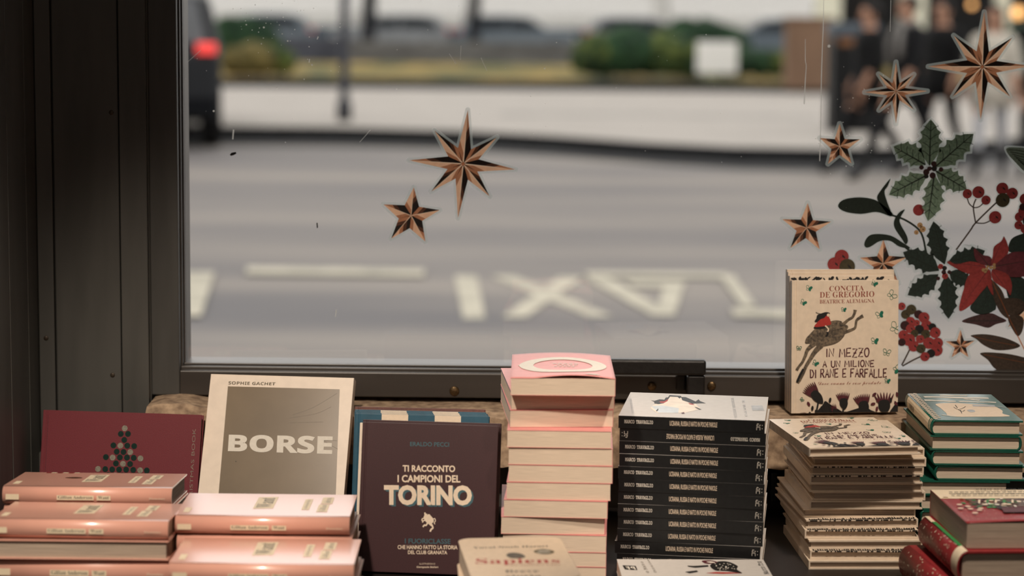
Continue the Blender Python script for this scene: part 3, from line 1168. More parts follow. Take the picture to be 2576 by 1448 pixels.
P.text('CHRISTMAS BOOK', *(lambda a, b: (min(a[0], b[0]), min(a[1], b[1]), max(a[0], b[0]), max(a[1], b[1])))(C1(1252, 1010), C1(1302, 470)), SILVER, 'sans', -.012, rot=1)
P.stroke([C1(322, 375), C1(298, 815), C1(285, 1060)], .0007, MAROON, smooth=False)
P.stroke([C1(288, 370), C1(266, 815)], .0004, MAROON, smooth=False)
P.clamp(-Wc / 2, .0008, Wc / 2, Hc)
P.done('cover_print', pr['front_cover'], 'front')

# cream book with an olive panel
tl, tr = (528, 940), (892, 950)
Wb = wid(tl, tr, 3.465, -6)
bk, pr, Hb = standing('hardcover_book', 'cream hardcover with olive panel and big white capitals, leaning on the ledge', 'book', tl, tr, 3.465, Wb, 27, -6, .020, TABLE + .001, CREAMC, PAGESV, spine_side='right')
M = mtx(bk)
B1 = lambda x, y: loc_front(M, x / 2.642, 900 + y / 2.642)
P = Print()
P.poly([B1(1515, 188), B1(2258, 208), B1(2230, 955), B1(2222, 1180), B1(1442, 1180), B1(1449, 948)], OLIVE)
for a, b, c in (((1940, 380), (2080, 330), (2240, 235)), ((1920, 400), (2100, 370), (2200, 325)), ((1925, 430), (2050, 428), (2150, 425)), ((2120, 530), (2200, 580), (2245, 605)), ((2110, 550), (2200, 548), (2240, 550))):
    P.stroke([B1(*a), B1(*b), B1(*c)], .0005, GREYP)
P.clamp(-Wb / 2, .0008, Wb / 2, Hb)
P.done('olive_panel', pr['front_cover'], 'front')
P = Print(.0006)
P.quad_text('BORSE', [B1(1515, 620), B1(2208, 640), B1(2212, 520), B1(1522, 508)], PALE, 'bold', .022)
P.quad_text('SOPHIE GACHET', [B1(1518, 176), B1(1828, 182), B1(1832, 163), B1(1520, 155)], OLIVEINK, 'bold', -.005)
P.disc(B1(1568, 687), .0008, INK, 8)
P.done('title_print', pr['front_cover'], 'front')

# burgundy club book, a second copy behind it
tl, tr = (911, 1060), (1254, 1071)
Wt = wid(tl, tr, 3.10, -6)
bk, pr, Ht = standing('hardcover_book', 'burgundy hardcover with cream and blue lettering, standing at the front', 'book', tl, tr, 3.10, Wt, 13, -6, .016, TABLE + .0006, TORINOC, PAGESV)
M = mtx(bk)
T2 = lambda x, y: loc_front(M, 860 + x / 2.55, 880 + y / 2.55)


def tq(x0, y0, x1, y1, dy=0):
    return [T2(x0, y1), T2(x1, y1 + dy), T2(x1, y0 + dy), T2(x0, y0)]


P = Print()
P.quad_text('ERALDO PECCI', tq(438, 588, 688, 616, 4), TEAL, 'sans', .018)
P.quad_text('I FUORICLASSE', tq(404, 1208, 698, 1240, 3), TEAL, 'sans', .02)
P.done('author_print', pr['front_cover'], 'front')
P = Print()
P.quad_text('TI RACCONTO', tq(390, 737, 727, 780, 3), CREAM, 'sans', .030)
P.quad_text('I CAMPIONI DEL', tq(357, 800, 760, 848, 2), CREAM, 'sans', .030)
P.quad_text('TORINO', tq(285, 876, 846, 1004, 4), TEAL, 'sans', .048)
P.quad_text('TORINO', tq(278, 870, 840, 999, 4), TEAL, 'sans', .048)
P.quad_text('TORINO', tq(270, 864, 834, 994, 3), CREAM, 'sans', .048)
P.quad_text('CHE HANNO FATTO LA STORIA', tq(358, 1250, 742, 1276, 2), CREAM, 'sans', .022)
P.quad_text('DEL CLUB GRANATA', tq(424, 1284, 676, 1308, 2), CREAM, 'sans', .022)
P.quad_text('ILLUSTRAZIONI DI', tq(498, 1364, 598, 1375, 1), CREAM, 'sans', -.01)
P.quad_text('Giampaolo Molieri', tq(480, 1384, 618, 1400, 1), CREAM, 'bold', 0)
P.done('title_print', pr['front_cover'], 'front')
P = Print()
# rearing bull emblem
P.blob([T2(*p) for p in ((535, 1048), (545, 1056), (560, 1052), (572, 1064), (585, 1080), (590, 1098), (578, 1112), (585, 1124), (575, 1130), (560, 1118), (548, 1108), (538, 1100), (530, 1088), (524, 1074), (528, 1062))], CREAM, 4)
P.poly([T2(*p) for p in ((530, 1060), (528, 1042), (536, 1040), (540, 1050), (548, 1048), (545, 1060))], CREAM)
P.stroke([T2(526, 1078), T2(516, 1082), T2(514, 1092), T2(520, 1094)], .0016, CREAM)
P.stroke([T2(532, 1090), T2(520, 1098), T2(518, 1106)], .0016, CREAM)
P.stroke([T2(550, 1108), T2(540, 1124), T2(530, 1122), T2(520, 1134)], .0022, CREAM)
P.stroke([T2(578, 1122), T2(584, 1140), T2(574, 1148), T2(566, 1164)], .0024, CREAM)
P.stroke([T2(586, 1084), T2(596, 1080), T2(600, 1096), T2(592, 1108), T2(598, 1116)], .0012, CREAM)
P.done('bull_emblem', pr['front_cover'], 'front')
tl2, tr2 = (912, 1055), (1260, 1064)
bk, pr, _ = standing('hardcover_book', 'second burgundy hardcover just behind the one with cream lettering', 'book', tl2, tr2, 3.118, wid(tl2, tr2, 3.118, -6), 13, -6, .014, TABLE + .0006, TORINOC, PAGESV)
# blue and white checked books behind
for k, (tl3, tr3, Y) in enumerate((((893, 1042), (1231, 1044), 3.170), ((893, 1038), (1228, 1042), 3.1835), ((891, 1034), (1226, 1039), 3.197), ((892, 1030), (1222, 1036), 3.2105))):
    lab = ['blue and white checked hardcover directly behind the burgundy books', 'second blue and white hardcover back from the burgundy books', 'third blue and white hardcover back from the burgundy books', 'rearmost blue and white hardcover behind the burgundy books'][k]
    Wk = wid(tl3, tr3, Y, -4)
    bk, pr, Hk = standing('hardcover_book', lab, 'book', tl3, tr3, Y, Wk, 13, -4, .012, TABLE + .0006, BLUEC, PAGESV, 'blue and white checked books')
    P = Print()
    for x0, x1 in ((260, 430), (600, 768)):
        u0, u1 = (x0 - 90) / 858 * Wk - Wk / 2, (x1 - 90) / 858 * Wk - Wk / 2
        P.rect(u0, Hk - .045, u1, Hk - .0004, CREAM)
    P.done('check_print', pr['front_cover'], 'front')
bk, pr, _ = standing('hardcover_book', 'brown hardcover at the very back behind the blue checked books', 'book', (892, 1021), (1220, 1030), 3.224, wid((892, 1021), (1220, 1030), 3.224, -4), 13, -4, .014, TABLE + .0006, mat('red_brown_cloth_cover', (104, 62, 54), .5, .2, 200), PAGESV)
# thin cream book edge poking out left of the burgundy pair
bk, pr, _ = standing('paperback_book', 'thin cream book edge showing left of the burgundy hardcovers', 'book', (905, 1064), (1080, 1066), 3.143, wid((905, 1064), (1080, 1066), 3.143, -6), 13, -6, .006, TABLE + .0006, CREAMC, PAGESV)

# ------------------------------------------------------------------ picture books standing on the ledge
frogs = []
FR = ['upright picture book with flying frog cover, front copy on the ledge', 'picture book standing behind the front copy, its dark flowered back cover showing', 'plain-topped picture book standing third behind the frog cover', 'tallest picture book edge at the very back of the frog cover row']
FYS = [3.498, 3.5125, 3.527, 3.5415]
for k, (tl, tr) in enumerate((((1990, 706), (2264, 703.5)), ((1985, 694), (2252, 693)), ((1981, 682), (2252, 686)), ((1979, 675), (2251, 680)))):
    Y = FYS[k]
    yaw = (7.0, 6.2, 5.4, 4.6)[k]
    lean = 5.0
    tt = .0125
    Wf = wid(tl, tr, Y, yaw)
    bk, pr, Hf = standing('picture_book', FR[k], 'book', tl, tr, Y, Wf, lean, yaw, tt, LZ + .0035, FROGC, PAGESV, 'picture books on the ledge', spine_mat=FROGB)
    frogs.append((bk, pr, Wf, Hf))
frog_W, frog_H = frogs[0][2], frogs[0][3]
M = mtx(frogs[0][0])
Z5 = lambda x, y: loc_front(M, 1900 + x / 3.1475, 640 + y / 3.1475)


def butterfly(P, c, s, fill=False, rot=0.0):
    ca, sa = math.cos(rot), math.sin(rot)
    f = lambda x, y: Z5(c[0] + s * (x * ca - y * sa), c[1] + s * (x * sa + y * ca))
    for sx in (-1, 1):
        up = [f(0, 0), f(sx * .5, -.9), f(sx * 1.1, -.7), f(sx * .8, .05)]
        lo = [f(0, .1), f(sx * .7, .15), f(sx * .75, .75), f(sx * .2, .7)]
        if fill and sx == 1:
            P.blob(up, GREENINK, 4)
            P.blob(lo, GREENINK, 4)
        P.stroke(up, .0007, GREENINK, closed=True)
        P.stroke(lo, .0006, GREENINK, closed=True)


def thistle(P, base, head, wd, nsp, m1=MAROON, m2=INK):
    b, h = Vector(base), Vector(head)
    d = h - b
    n = Vector((-d.y, d.x)).normalized()
    for i in range(nsp):
        t = i / (nsp - 1) * 2 - 1
        tip = b + d * (1 - .12 * t * t) + n * wd * t
        mid = b + d * .45 + n * wd * .62 * t
        P.blob([Z5(*(b + n * wd * .2 * t)), Z5(*(mid - n * wd * .11)), Z5(*tip), Z5(*(mid + n * wd * .13))], m1, 3)
    P.blob([Z5(*(b - n * wd * .55)), Z5(*(b + d * .42 - n * wd * .5)), Z5(*(b + d * .52)), Z5(*(b + d * .42 + n * wd * .5)), Z5(*(b + n * wd * .55)), Z5(*(b - d * .35))], m2, 4)


def frog_art():
    P = Print(.0002, .00001)
    for c, s, fl, ro in (((425, 268), 22, True, .3), ((380, 380), 22, True, .6), ((700, 437), 18, True, .1), ((985, 477), 28, True, -.2), ((1080, 322), 34, False, .9), ((1112, 582), 44, False, .5), ((945, 685), 26, True, .1),
                         ((1040, 775), 28, False, .2), ((475, 860), 22, True, .6), ((1122, 910), 32, True, 1.2), ((1045, 1000), 20, True, .2), ((345, 742), 18, False, .1), ((368, 1148), 14, False, .9), ((942, 228), 22, True, .6)):
        butterfly(P, c, s, fl, ro)
    # frog
    leg = lambda pts, wd: P.stroke([Z5(*p) for p in pts], wd, GREYINK)
    leg([(470, 700), (415, 750), (395, 800), (372, 850), (345, 885), (326, 915)], [.0085, .006, .0052, .0045, .0042, .005])
    leg([(520, 715), (470, 770), (432, 830), (402, 880), (375, 940), (345, 990), (332, 1015)], [.0105, .0075, .006, .0055, .006, .0075, .005])
    leg([(690, 555), (735, 515), (768, 495), (785, 462), (790, 437)], [.0055, .004, .0042, .0045, .006])
    leg([(700, 615), (760, 595), (790, 575), (800, 522), (828, 497), (852, 484)], [.006, .0042, .0042, .0042, .0045, .006])
    P.blob([Z5(*p) for p in ((590, 530), (640, 520), (682, 528), (692, 546), (728, 560), (733, 580), (712, 602), (704, 640), (668, 682), (620, 708), (560, 722), (515, 728), (470, 712), (430, 704), (394, 700), (402, 662), (432, 628), (472, 588), (540, 555))], GREYINK, 4)
    for q in range(16):
        x = 425 + q * 15
        P.stroke([Z5(x, 690 - q * 4), Z5(x + 26, 650 - q * 4), Z5(x + 50, 625 - q * 3)], .0005, INK)
    P.stroke([Z5(668, 560), Z5(680, 566), Z5(692, 562)], .0007, INK)
    P.disc(Z5(718, 574), .0009, INK, 8)
    P.stroke([Z5(330, 1010), Z5(350, 960), Z5(380, 905)], .004, INK)
    # rider
    P.blob([Z5(*p) for p in ((462, 575), (505, 566), (560, 560), (566, 575), (520, 590), (475, 588))], INK, 4)
    P.blob([Z5(*p) for p in ((512, 508), (545, 480), (572, 476), (600, 545), (570, 560), (520, 570), (466, 570), (490, 535))], REDINK, 4)
    P.blob([Z5(*p) for p in ((490, 478), (530, 462), (560, 455), (588, 462), (582, 482), (560, 484), (545, 500), (515, 512), (490, 532), (468, 528), (482, 505))], INK, 4)
    P.stroke([Z5(520, 470), Z5(490, 462), Z5(478, 455)], .0008, INK)
    P.disc(Z5(577, 478), .0026, CREAM, 10)
    P.stroke([Z5(552, 562), Z5(578, 590), Z5(566, 618)], .0022, CREAM)
    P.stroke([Z5(566, 612), Z5(572, 630), Z5(556, 648)], .0034, INK)
    # thistles and dark foliage at the foot
    P.blob([Z5(*p) for p in ((470, 1290), (530, 1190), (560, 1160), (640, 1230), (760, 1240), (860, 1200), (960, 1270), (970, 1292), (700, 1296))], INK, 4)
    P.blob([Z5(*p) for p in ((1060, 1250), (1110, 1180), (1160, 1170), (1164, 1290), (1100, 1330), (1040, 1290))], INK, 4)
    thistle(P, (500, 1140), (405, 1030), 62, 9)
    thistle(P, (700, 1190), (690, 1085), 55, 9)
    thistle(P, (862, 1220), (835, 1100), 68, 10)
    thistle(P, (1020, 1215), (1015, 1085), 80, 7)
    thistle(P, (375, 1280), (372, 1245), 30, 6)
    thistle(P, (640, 1260), (600, 1180), 30, 6)
    thistle(P, (1085, 1320), (1085, 1290), 22, 5)
    for x, y, r in ((420, 1180, .9), (450, 1215, .3), (480, 1245, .7), (940, 1105, -.6), (1120, 1105, .6), (930, 1180, -1), (1110, 1175, .9), (960, 1220, .2), (1070, 1150, .5), (970, 1150, -.4), (545, 1240, .4), (590, 1150, .2), (430, 1262, .5)):
        P.disc(Z5(x, y), .0042, MAROON if (x + y) % 3 else INK, 10, .0022, r + 1.2)
    for x0, y0, x1, y1 in ((480, 1290, 500, 1150), (600, 1290, 580, 1180), (690, 1290, 700, 1190), (1010, 1300, 1020, 1210), (545, 1290, 520, 1200)):
        P.stroke([Z5(x0, y0), Z5(x1, y1)], .003, INK)
    return P


def frog_text():
    P = Print(.00025)
    b = lambda x0, y0, x1, y1: (lambda p, q: (p[0], p[1], q[0], q[1]))(Z5(x0, y1), Z5(x1, y0))
    P.quad_text('CONCITA', [Z5(586, 290), Z5(860, 284), Z5(860, 243), Z5(586, 249)], BROWNINK, 'serif', -.007)
    P.quad_text('DE GREGORIO', [Z5(510, 342), Z5(942, 334), Z5(942, 288), Z5(510, 296)], BROWNINK, 'serif', -.007)
    P.quad_text('BEATRICE ALEMAGNA', [Z5(510, 388), Z5(942, 380), Z5(942, 350), Z5(510, 357)], BROWNINK, 'serif', -.007)
    handwrite(P, 'IN MEZZO', *b(560, 742, 900, 812), .0020, MAROON)
    handwrite(P, 'A UN MILIONE', *b(535, 836, 940, 890), .0018, MAROON)
    handwrite(P, 'DI RANE E FARFALLE', *b(435, 902, 1040, 975), .0019, MAROON)
    P.quad_text('Dove vanno le cose perdute', [Z5(497, 1040), Z5(995, 1032), Z5(995, 1000), Z5(497, 1006)], BROWNINK, 'script', -.008)
    return P


P1, P2 = frog_art().clamp(-frog_W / 2 + .0003, .0005, frog_W / 2 - .0003, frog_H - .0005), frog_text()
art_copy, text_copy = P1.bm.copy(), P2.bm.copy()
art_mats, text_mats = list(P1.mats), list(P2.mats)
P1.done('frog_drawing', frogs[0][1]['front_cover'], 'front')
P2.done('title_print', frogs[0][1]['front_cover'], 'front')
# dark flowered band on the second copy
P = Print(.0002, .000004)
rnd = random.Random(11)
Wf, Hf = frogs[1][2], frogs[1][3]
for q in range(60):
    x = -Wf / 2 + .006 + rnd.random() * (Wf - .012)
    P.disc((x, Hf - rnd.uniform(.003, .012)), rnd.uniform(.002, .005), INK, 9, rnd.uniform(.001, .003), rnd.random() * 3)
P.done('back_flower_print', frogs[1][1]['front_cover'], 'front')

# ------------------------------------------------------------------ flat stack of the same picture book
DY, DW, DD, DT = 3.112, .171, .226, .0133
dz0 = TABLE + .0004
dl, dr = at_Y(2030, 1132, 3.095), at_Y(2323, 1120, 3.125)
n = 14
for k in range(n):
    zt = dz0 + DT * (n - k)
    yaw = 8.5 if k == 0 else random.uniform(2.0, 5.0)
    jx = 0 if k == 0 else random.uniform(-.003, .004) + (.014 if k < 8 else .006)
    jy = 0 if k == 0 else random.uniform(.048, .058) * (1 if k < 9 else max(.05, (13 - k) / 5))
    lab = 'frog picture book lying face up, topmost of the flat cream stack' if k == 0 else 'thin cream hardcover, %s down in the flat stack under the frog picture book' % ORD[k]
    bk = thing('picture_book', lab, 'book', ((dl.x + dr.x) / 2 + jx, DY + jy, zt - DT), (0, 0, R_(yaw)), 'picture books in the flat stack')
    side = 'right' if k in (1, 2, 3, 5, 6, 8, 9, 11) else 'left'
    if k == 0:
        side = 'left'
    pr = book_parts(bk, DW, DD, DT - .0003, side, FROGC, PAGESG, c=.0022, over=.003, spine=FROGB if k == 0 else FROGC)
    if k == 0:
        for bmx, mm, nm in ((art_copy, art_mats, 'frog_drawing'), (text_copy, text_mats, 'title_print')):
            me = bpy.data.meshes.new(nm)
            bmx.transform(Matrix.Translation((0, 0, DT - .0003)) @ Matrix.Diagonal((DW / frog_W, DD / frog_H, 1, 1)))
            bmx.to_mesh(me)
            for m in mm:
                me.materials.append(m)
            link(bpy.data.objects.new(nm, me), pr['front_cover'])
    elif k in (3, 4, 9, 10, 12):
        P = Print()
        rnd = random.Random(k)
        for q in range(46):
            x = -DW / 2 + .004 + q * (DW - .008) / 46
            P.poly([(x, .0), (x + .003, .0), (x + rnd.uniform(.001, .004), rnd.uniform(.006, .016)), (x, rnd.uniform(.002, .008))], INK)
        P.done('cover_print', pr['front_cover'], 'top', DT - .0003)
        P = Print()
        for q in range(50):
            x = -DW / 2 + .004 + rnd.random() * (DW - .009)
            P.rect(x, DT - .0024, x + rnd.uniform(.001, .004), DT - .0004, INK)
        P.done('edge_print', pr['front_cover'], 'front', 0)

# ------------------------------------------------------------------ stack of green cookbooks
JY, JW, JD, JT = 3.20, .139, .228, .0234
j0 = at_Y(2343, 1053, JY)
n = 9
jx_ = [0, -.0005, .002, .008, -.016, -.013, -.012, -.014, -.013]
for k in range(n):
    zt = TABLE + .0005 + JT * (n - k)
    lab = 'green hardcover with white brush title and cream panel, top of the green stack' if k == 0 else 'green hardcover, %s from the top of the green stack' % ORD[k]
    side = 'right' if k == 1 else 'left'
    bk = thing('hardcover_book', lab, 'book', (j0.x + JW / 2 + jx_[k], JY + (0 if k == 0 else random.uniform(-.001, .002)), zt - JT), (0, 0, R_(-.4 if k == 0 else random.uniform(-1, .8))), 'green hardcovers')
    pr = book_parts(bk, JW, JD, JT - .0003, side, GREENC, PAGES, c=.0026, over=.004, bulge=.006)
    if k == 0:
        M = mtx(bk)
        h = JT - .0003
        Gc = lambda x, y: loc_top(M, 2250 + x / 5.362, 970 + y / 5.362, h)
        P = Print()
        P.blob([Gc(*p) for p in ((560, 245), (800, 232), (1060, 248), (1300, 262), (1450, 330), (1460, 375), (1545, 412), (1100, 418), (760, 412), (690, 360), (620, 300))], CREAM, 4)
        for a, b, wdt in (((400, 150), (1270, 168), .011), ((610, 128), (980, 132), .008), ((405, 195), (830, 212), .010), ((870, 212), (1370, 225), .008), ((940, 180), (1150, 195), .009), ((640, 395), (830, 408), .005)):
            u0, u1 = Gc(*a), Gc(*b)
            pts = [(u0[0] + (u1[0] - u0[0]) * q / 8, u0[1] + (u1[1] - u0[1]) * q / 8 + random.uniform(-.0012, .0012)) for q in range(9)]
            P.stroke(pts, [wdt * random.uniform(.7, 1.2) for q in range(9)], PALE)
        for q in range(9):
            P.disc(Gc(480 + q * 62, 95), .0026, CREAM, 10, .0045)
        P.blob([Gc(*p) for p in ((980, 330), (1060, 325), (1090, 350), (1030, 358))], LTGREY, 4)
        P.poly([Gc(*p) for p in ((1050, 258), (1350, 262), (1360, 285), (1060, 280))], LTGREY)
        P.stroke([Gc(1370, 285), Gc(1450, 292), Gc(1530, 298)], .003, LTGREY)
        for pts in (((800, 290), (860, 320), (930, 300), (960, 280)), ((860, 320), (910, 350), (950, 330)), ((890, 330), (910, 375)), ((820, 262), (850, 300))):
            P.stroke([Gc(*p) for p in pts], .0011, INK)
        P.clamp(-JW / 2 + .006, .002, JW / 2 - .002, JD - .002)
        P.done('cover_print', pr['front_cover'], 'top', h)
        P = Print(.0004)
        for q in range(17):
            v = .012 + q * .0128
            P.disc((-JW / 2 + .0085, v), .0034, CREAM, 10, .0048, .5)
            P.disc((-JW / 2 + .0150, v + .006), .0026, CREAM, 10, .0040, .5)
        P.done('leaf_print', pr['front_cover'], 'top', h)
        # cream band with lettering along the rounded spine
        bm = BM()
        prev = None
        for q in range(6):
            th = R_(120 + 120 * q / 5)
            s, z = .006 + .0064 * math.cos(th) - .0002, JT / 2 + (JT / 2 + .0002) * math.sin(th)
            cur = [bm.verts.new((-JW / 2 + s, e, z)) for e in (.022, JD - .02)]
            if prev:
                bm.faces.new((prev[0], prev[1], cur[1], cur[0]))
            prev = cur
        obj('spine_band', bm, TAG, pr['spine'])
        bm = BM()
        for e0, e1 in ((.006, .009), (.013, .017)):
            prev = None
            for q in range(6):
                th = R_(110 + 140 * q / 5)
                s, z = .006 + .0064 * math.cos(th) - .0002, JT / 2 + (JT / 2 + .0002) * math.sin(th)
                cur = [bm.verts.new((-JW / 2 + s, e, z)) for e in (e0, e1)]
                if prev:
                    bm.faces.new((prev[0], prev[1], cur[1], cur[0]))
                prev = cur
        obj('spine_stripe', bm, TAG, pr['spine'])
        P = Print()
        P.text('VIVI', .045, .007, .085, .016, INK, 'serif')
        for v in P.bm.verts:
            v.co.x -= JD / 2
        o = P.done('spine_lettering', pr['spine'], 'front', 0)
        o.matrix_local = Matrix.Translation((-JW / 2 - .0010, JD / 2, 0)) @ Matrix.Rotation(R_(-90), 4, 'Z')

# ------------------------------------------------------------------ thick festive red books at the right edge
KZ = .916
k0 = at_z(2431, 1312, KZ)
KW, KD = .165, .205
K1T = .0365
ky = R_(3)
kb = thing('paperback_book', 'thick red festive paperback with cream band of upside-down lettering, at right edge', 'book', (k0.x + KW / 2, k0.y, KZ - K1T), (0, 0, ky), 'festive red books')
pr = book_parts(kb, KW, KD, K1T - .0008, 'back', XREDC, PAGESG, c=.0007)
fc = pr['front_cover']
bpy.data.objects.remove(fc)
bm = BM()
nx, ny = 20, 12
hk = K1T - .0008


def kc(x, y):
    u, v = x / KW + .5, y / KD
    return hk + .0040 * max(0, 1 - v * 2.5) ** 1.5 * math.sin(math.pi * min(1, max(0, u * .75)))


g = [[bm.verts.new((-KW / 2 + KW * i / nx, KD * j / ny, kc(-KW / 2 + KW * i / nx, KD * j / ny))) for j in range(ny + 1)] for i in range(nx + 1)]
for i in range(nx):
    for j in range(ny):
        bm.faces.new((g[i][j], g[i + 1][j], g[i + 1][j + 1], g[i][j + 1]))
fc = obj('front_cover', bm, XREDC, kb, smooth=True)
so = fc.modifiers.new('thickness', 'SOLIDIFY')
so.thickness = .0006
M = mtx(kb)
K7 = lambda x, y: loc_top(M, 2280 + x / 5.838, 1200 + y / 5.838, hk)
P = Print(.0004)
P.rect(-KW / 2 + .0005, KD * .72, KW / 2 - .0005, KD - .0005, TAG)
P.poly([(-.05, KD * .50), (KW / 2 - .001, KD * .46), (KW / 2 - .001, KD * .73), (-.045, KD * .72)], mat('brown_collage_ink', (96, 70, 56), .5, .5, 160))
rnd = random.Random(5)
cols = [CREAM, GREENINK, MAROON, INK, BRIGHTG, PALE, COPPERD, OLIVEINK]
for q in range(80):
    P.disc((rnd.uniform(-.062, KW / 2 - .004), rnd.uniform(KD * .44, KD * .70)), rnd.uniform(.002, .0055), rnd.choice(cols), 9, rnd.uniform(.0015, .0055), rnd.random() * 3)
for q in range(5):
    x = -.035 + q * .012
    P.stroke([(x, KD * .56), (x + .006, KD * .66)], .003, BRIGHTG if q % 2 else CREAM, smooth=False)
for q in range(70):
    P.disc((rnd.uniform(-KW / 2 + .004, KW / 2 - .003), rnd.uniform(.006, KD * .46)), rnd.uniform(.0005, .001), CREAM, 6)
for x, y in ((780, 425), (905, 452), (795, 480), (940, 488), (1090, 482), (1075, 510), (1010, 552), (1150, 425), (575, 300), (1440, 420)):
    P.disc(K7(x, y), .0042, CREAM, 12, .0036)
P.poly([(-.018, KD * .24), (.075, KD * .24), (.078, KD * .40), (-.012, KD * .42)], MAROON)
P.poly([(-.020, KD * .44), (-.004, KD * .44), (.004, KD * .36), (-.014, KD * .34)], INK)
P.text('in ROALD DAHL', -.02, KD * .95, .052, KD * .985, INK, 'sans', 0.012, rot=2)
for q in range(17):
    P.rect(-.062 + q * .0078, KD * .86, -.057 + q * .0078 + (q % 3) * .0008, KD * (.86 + .02), INK)
for q in range(17):
    P.rect(-.062 + q * .0078, KD * .79, -.057 + q * .0078 + (q % 3) * .0008, KD * (.79 + .02), INK)
for v in P.bm.verts:
    v.co.z += kc(v.co.x, v.co.y)
P.done('cover_print', fc)
# two hardcovers below with rounded red spines flecked in white
K2T = .046
zk = KZ - K1T
for k in range(2):
    T = K2T if k == 0 else zk - K2T - TABLE
    z = zk - K2T if k == 0 else TABLE + .0004
    px = (2409, 1386) if k == 0 else (2350, 1448)
    yw = R_(4 if k == 0 else 7)
    kx = k0.x + .075 if k == 0 else k0.x + .060
    bk = thing('hardcover_book', 'thick red hardcover with white flecks and cream spine foot, under the festive paperback' if k == 0 else 'lowest red hardcover with white flecks at the right edge', 'book', (kx, k0.y - .012 + k * .012, z), (0, 0, yw), 'festive red books')
    pr = book_parts(bk, .180, .208, T - .0006, 'left', XREDC, PAGESG, c=.0026, over=.004, bulge=.015)
    # printed flecks and cream foot wrapped on the spine
    bm = BM()

    def spv(e, th, off=.0004):
        return (-.09 + .015 + (.015 + off) * math.cos(th), e, T / 2 + (T / 2 + off) * math.sin(th))
    rnd = random.Random(20 + k)
    for q in range(60):
        e, th = rnd.uniform(.04, .20), R_(rnd.uniform(105, 230))
        a, b = rnd.uniform(.0005, .0016), R_(rnd.uniform(2, 4))
        vs = [bm.verts.new(spv(e + p * a, th + r * b)) for p, r in ((-1, -1), (1, -1), (1, 1), (-1, 1))]
        bm.faces.new(vs)
    obj('spine_flecks', bm, CREAM, pr['spine'])
    if k == 0:
        bm = BM()
        prev = None
        for q in range(11):
            th = R_(92 + 170 * q / 10)
            cur = [bm.verts.new(spv(e, th, .0003)) for e in (-.0002, .030)]
            if prev:
                bm.faces.new((prev[0], prev[1], cur[1], cur[0]))
            prev = cur
        obj('spine_foot_band', bm, TAG, pr['spine'], smooth=True)
        bm = BM()
        box(bm, -.09 + .0105, -.09 + .0165, .03, .17, T - .0008, T - .0001)
        obj('green_edge', bm, BRIGHTG, pr['front_cover'])
        bm = BM()
        box(bm, -.09 + .0090, -.09 + .0155, .17, .205, T - .0008, T - .0001)
        obj('cream_edge', bm, TAG, pr['front_cover'])

# ================================================================== STICKERS ON THE GLASS
YS = YG - .0006


def gp(c0):
    c = at_Y(c0[0], c0[1], YS)

    def f(px, py):
        p = at_Y(px, py, YS)
        return (p.x - c.x, p.z - c.z)
    return c, f


def offset_poly(pts, d, limit=2.2):
    P = [Vector(p) for p in pts]
    area = sum(P[i].x * P[(i + 1) % len(P)].y - P[(i + 1) % len(P)].x * P[i].y for i in range(len(P)))
    sg = 1 if area > 0 else -1
    out = []
    for i, p in enumerate(P):
        a, b = P[i - 1], P[(i + 1) % len(P)]
        d1, d2 = (p - a).normalized(), (b - p).normalized()
        n1, n2 = Vector((d1.y, -d1.x)) * sg, Vector((d2.y, -d2.x)) * sg
        m = n1 + n2
        if m.length < 1e-6:
            m = n1
        m.normalize()
        k = 1 / max(m.dot(n1), 1 / limit)
        if k > 1.9 and (d1.x * d2.y - d1.y * d2.x) * sg > 0:
            t = (d1 - d2).normalized()
            s = Vector((-t.y, t.x))
            if s.dot(n1) < 0:
                s = -s
            out += [tuple(p + n1 * d + t * d * .35), tuple(p + t * d * 1.05 + s * d * .45), tuple(p + t * d * 1.05 - s * d * .45), tuple(p + n2 * d + t * d * .35)]
        else:
            out.append(tuple(p + m * d * k))
    return out


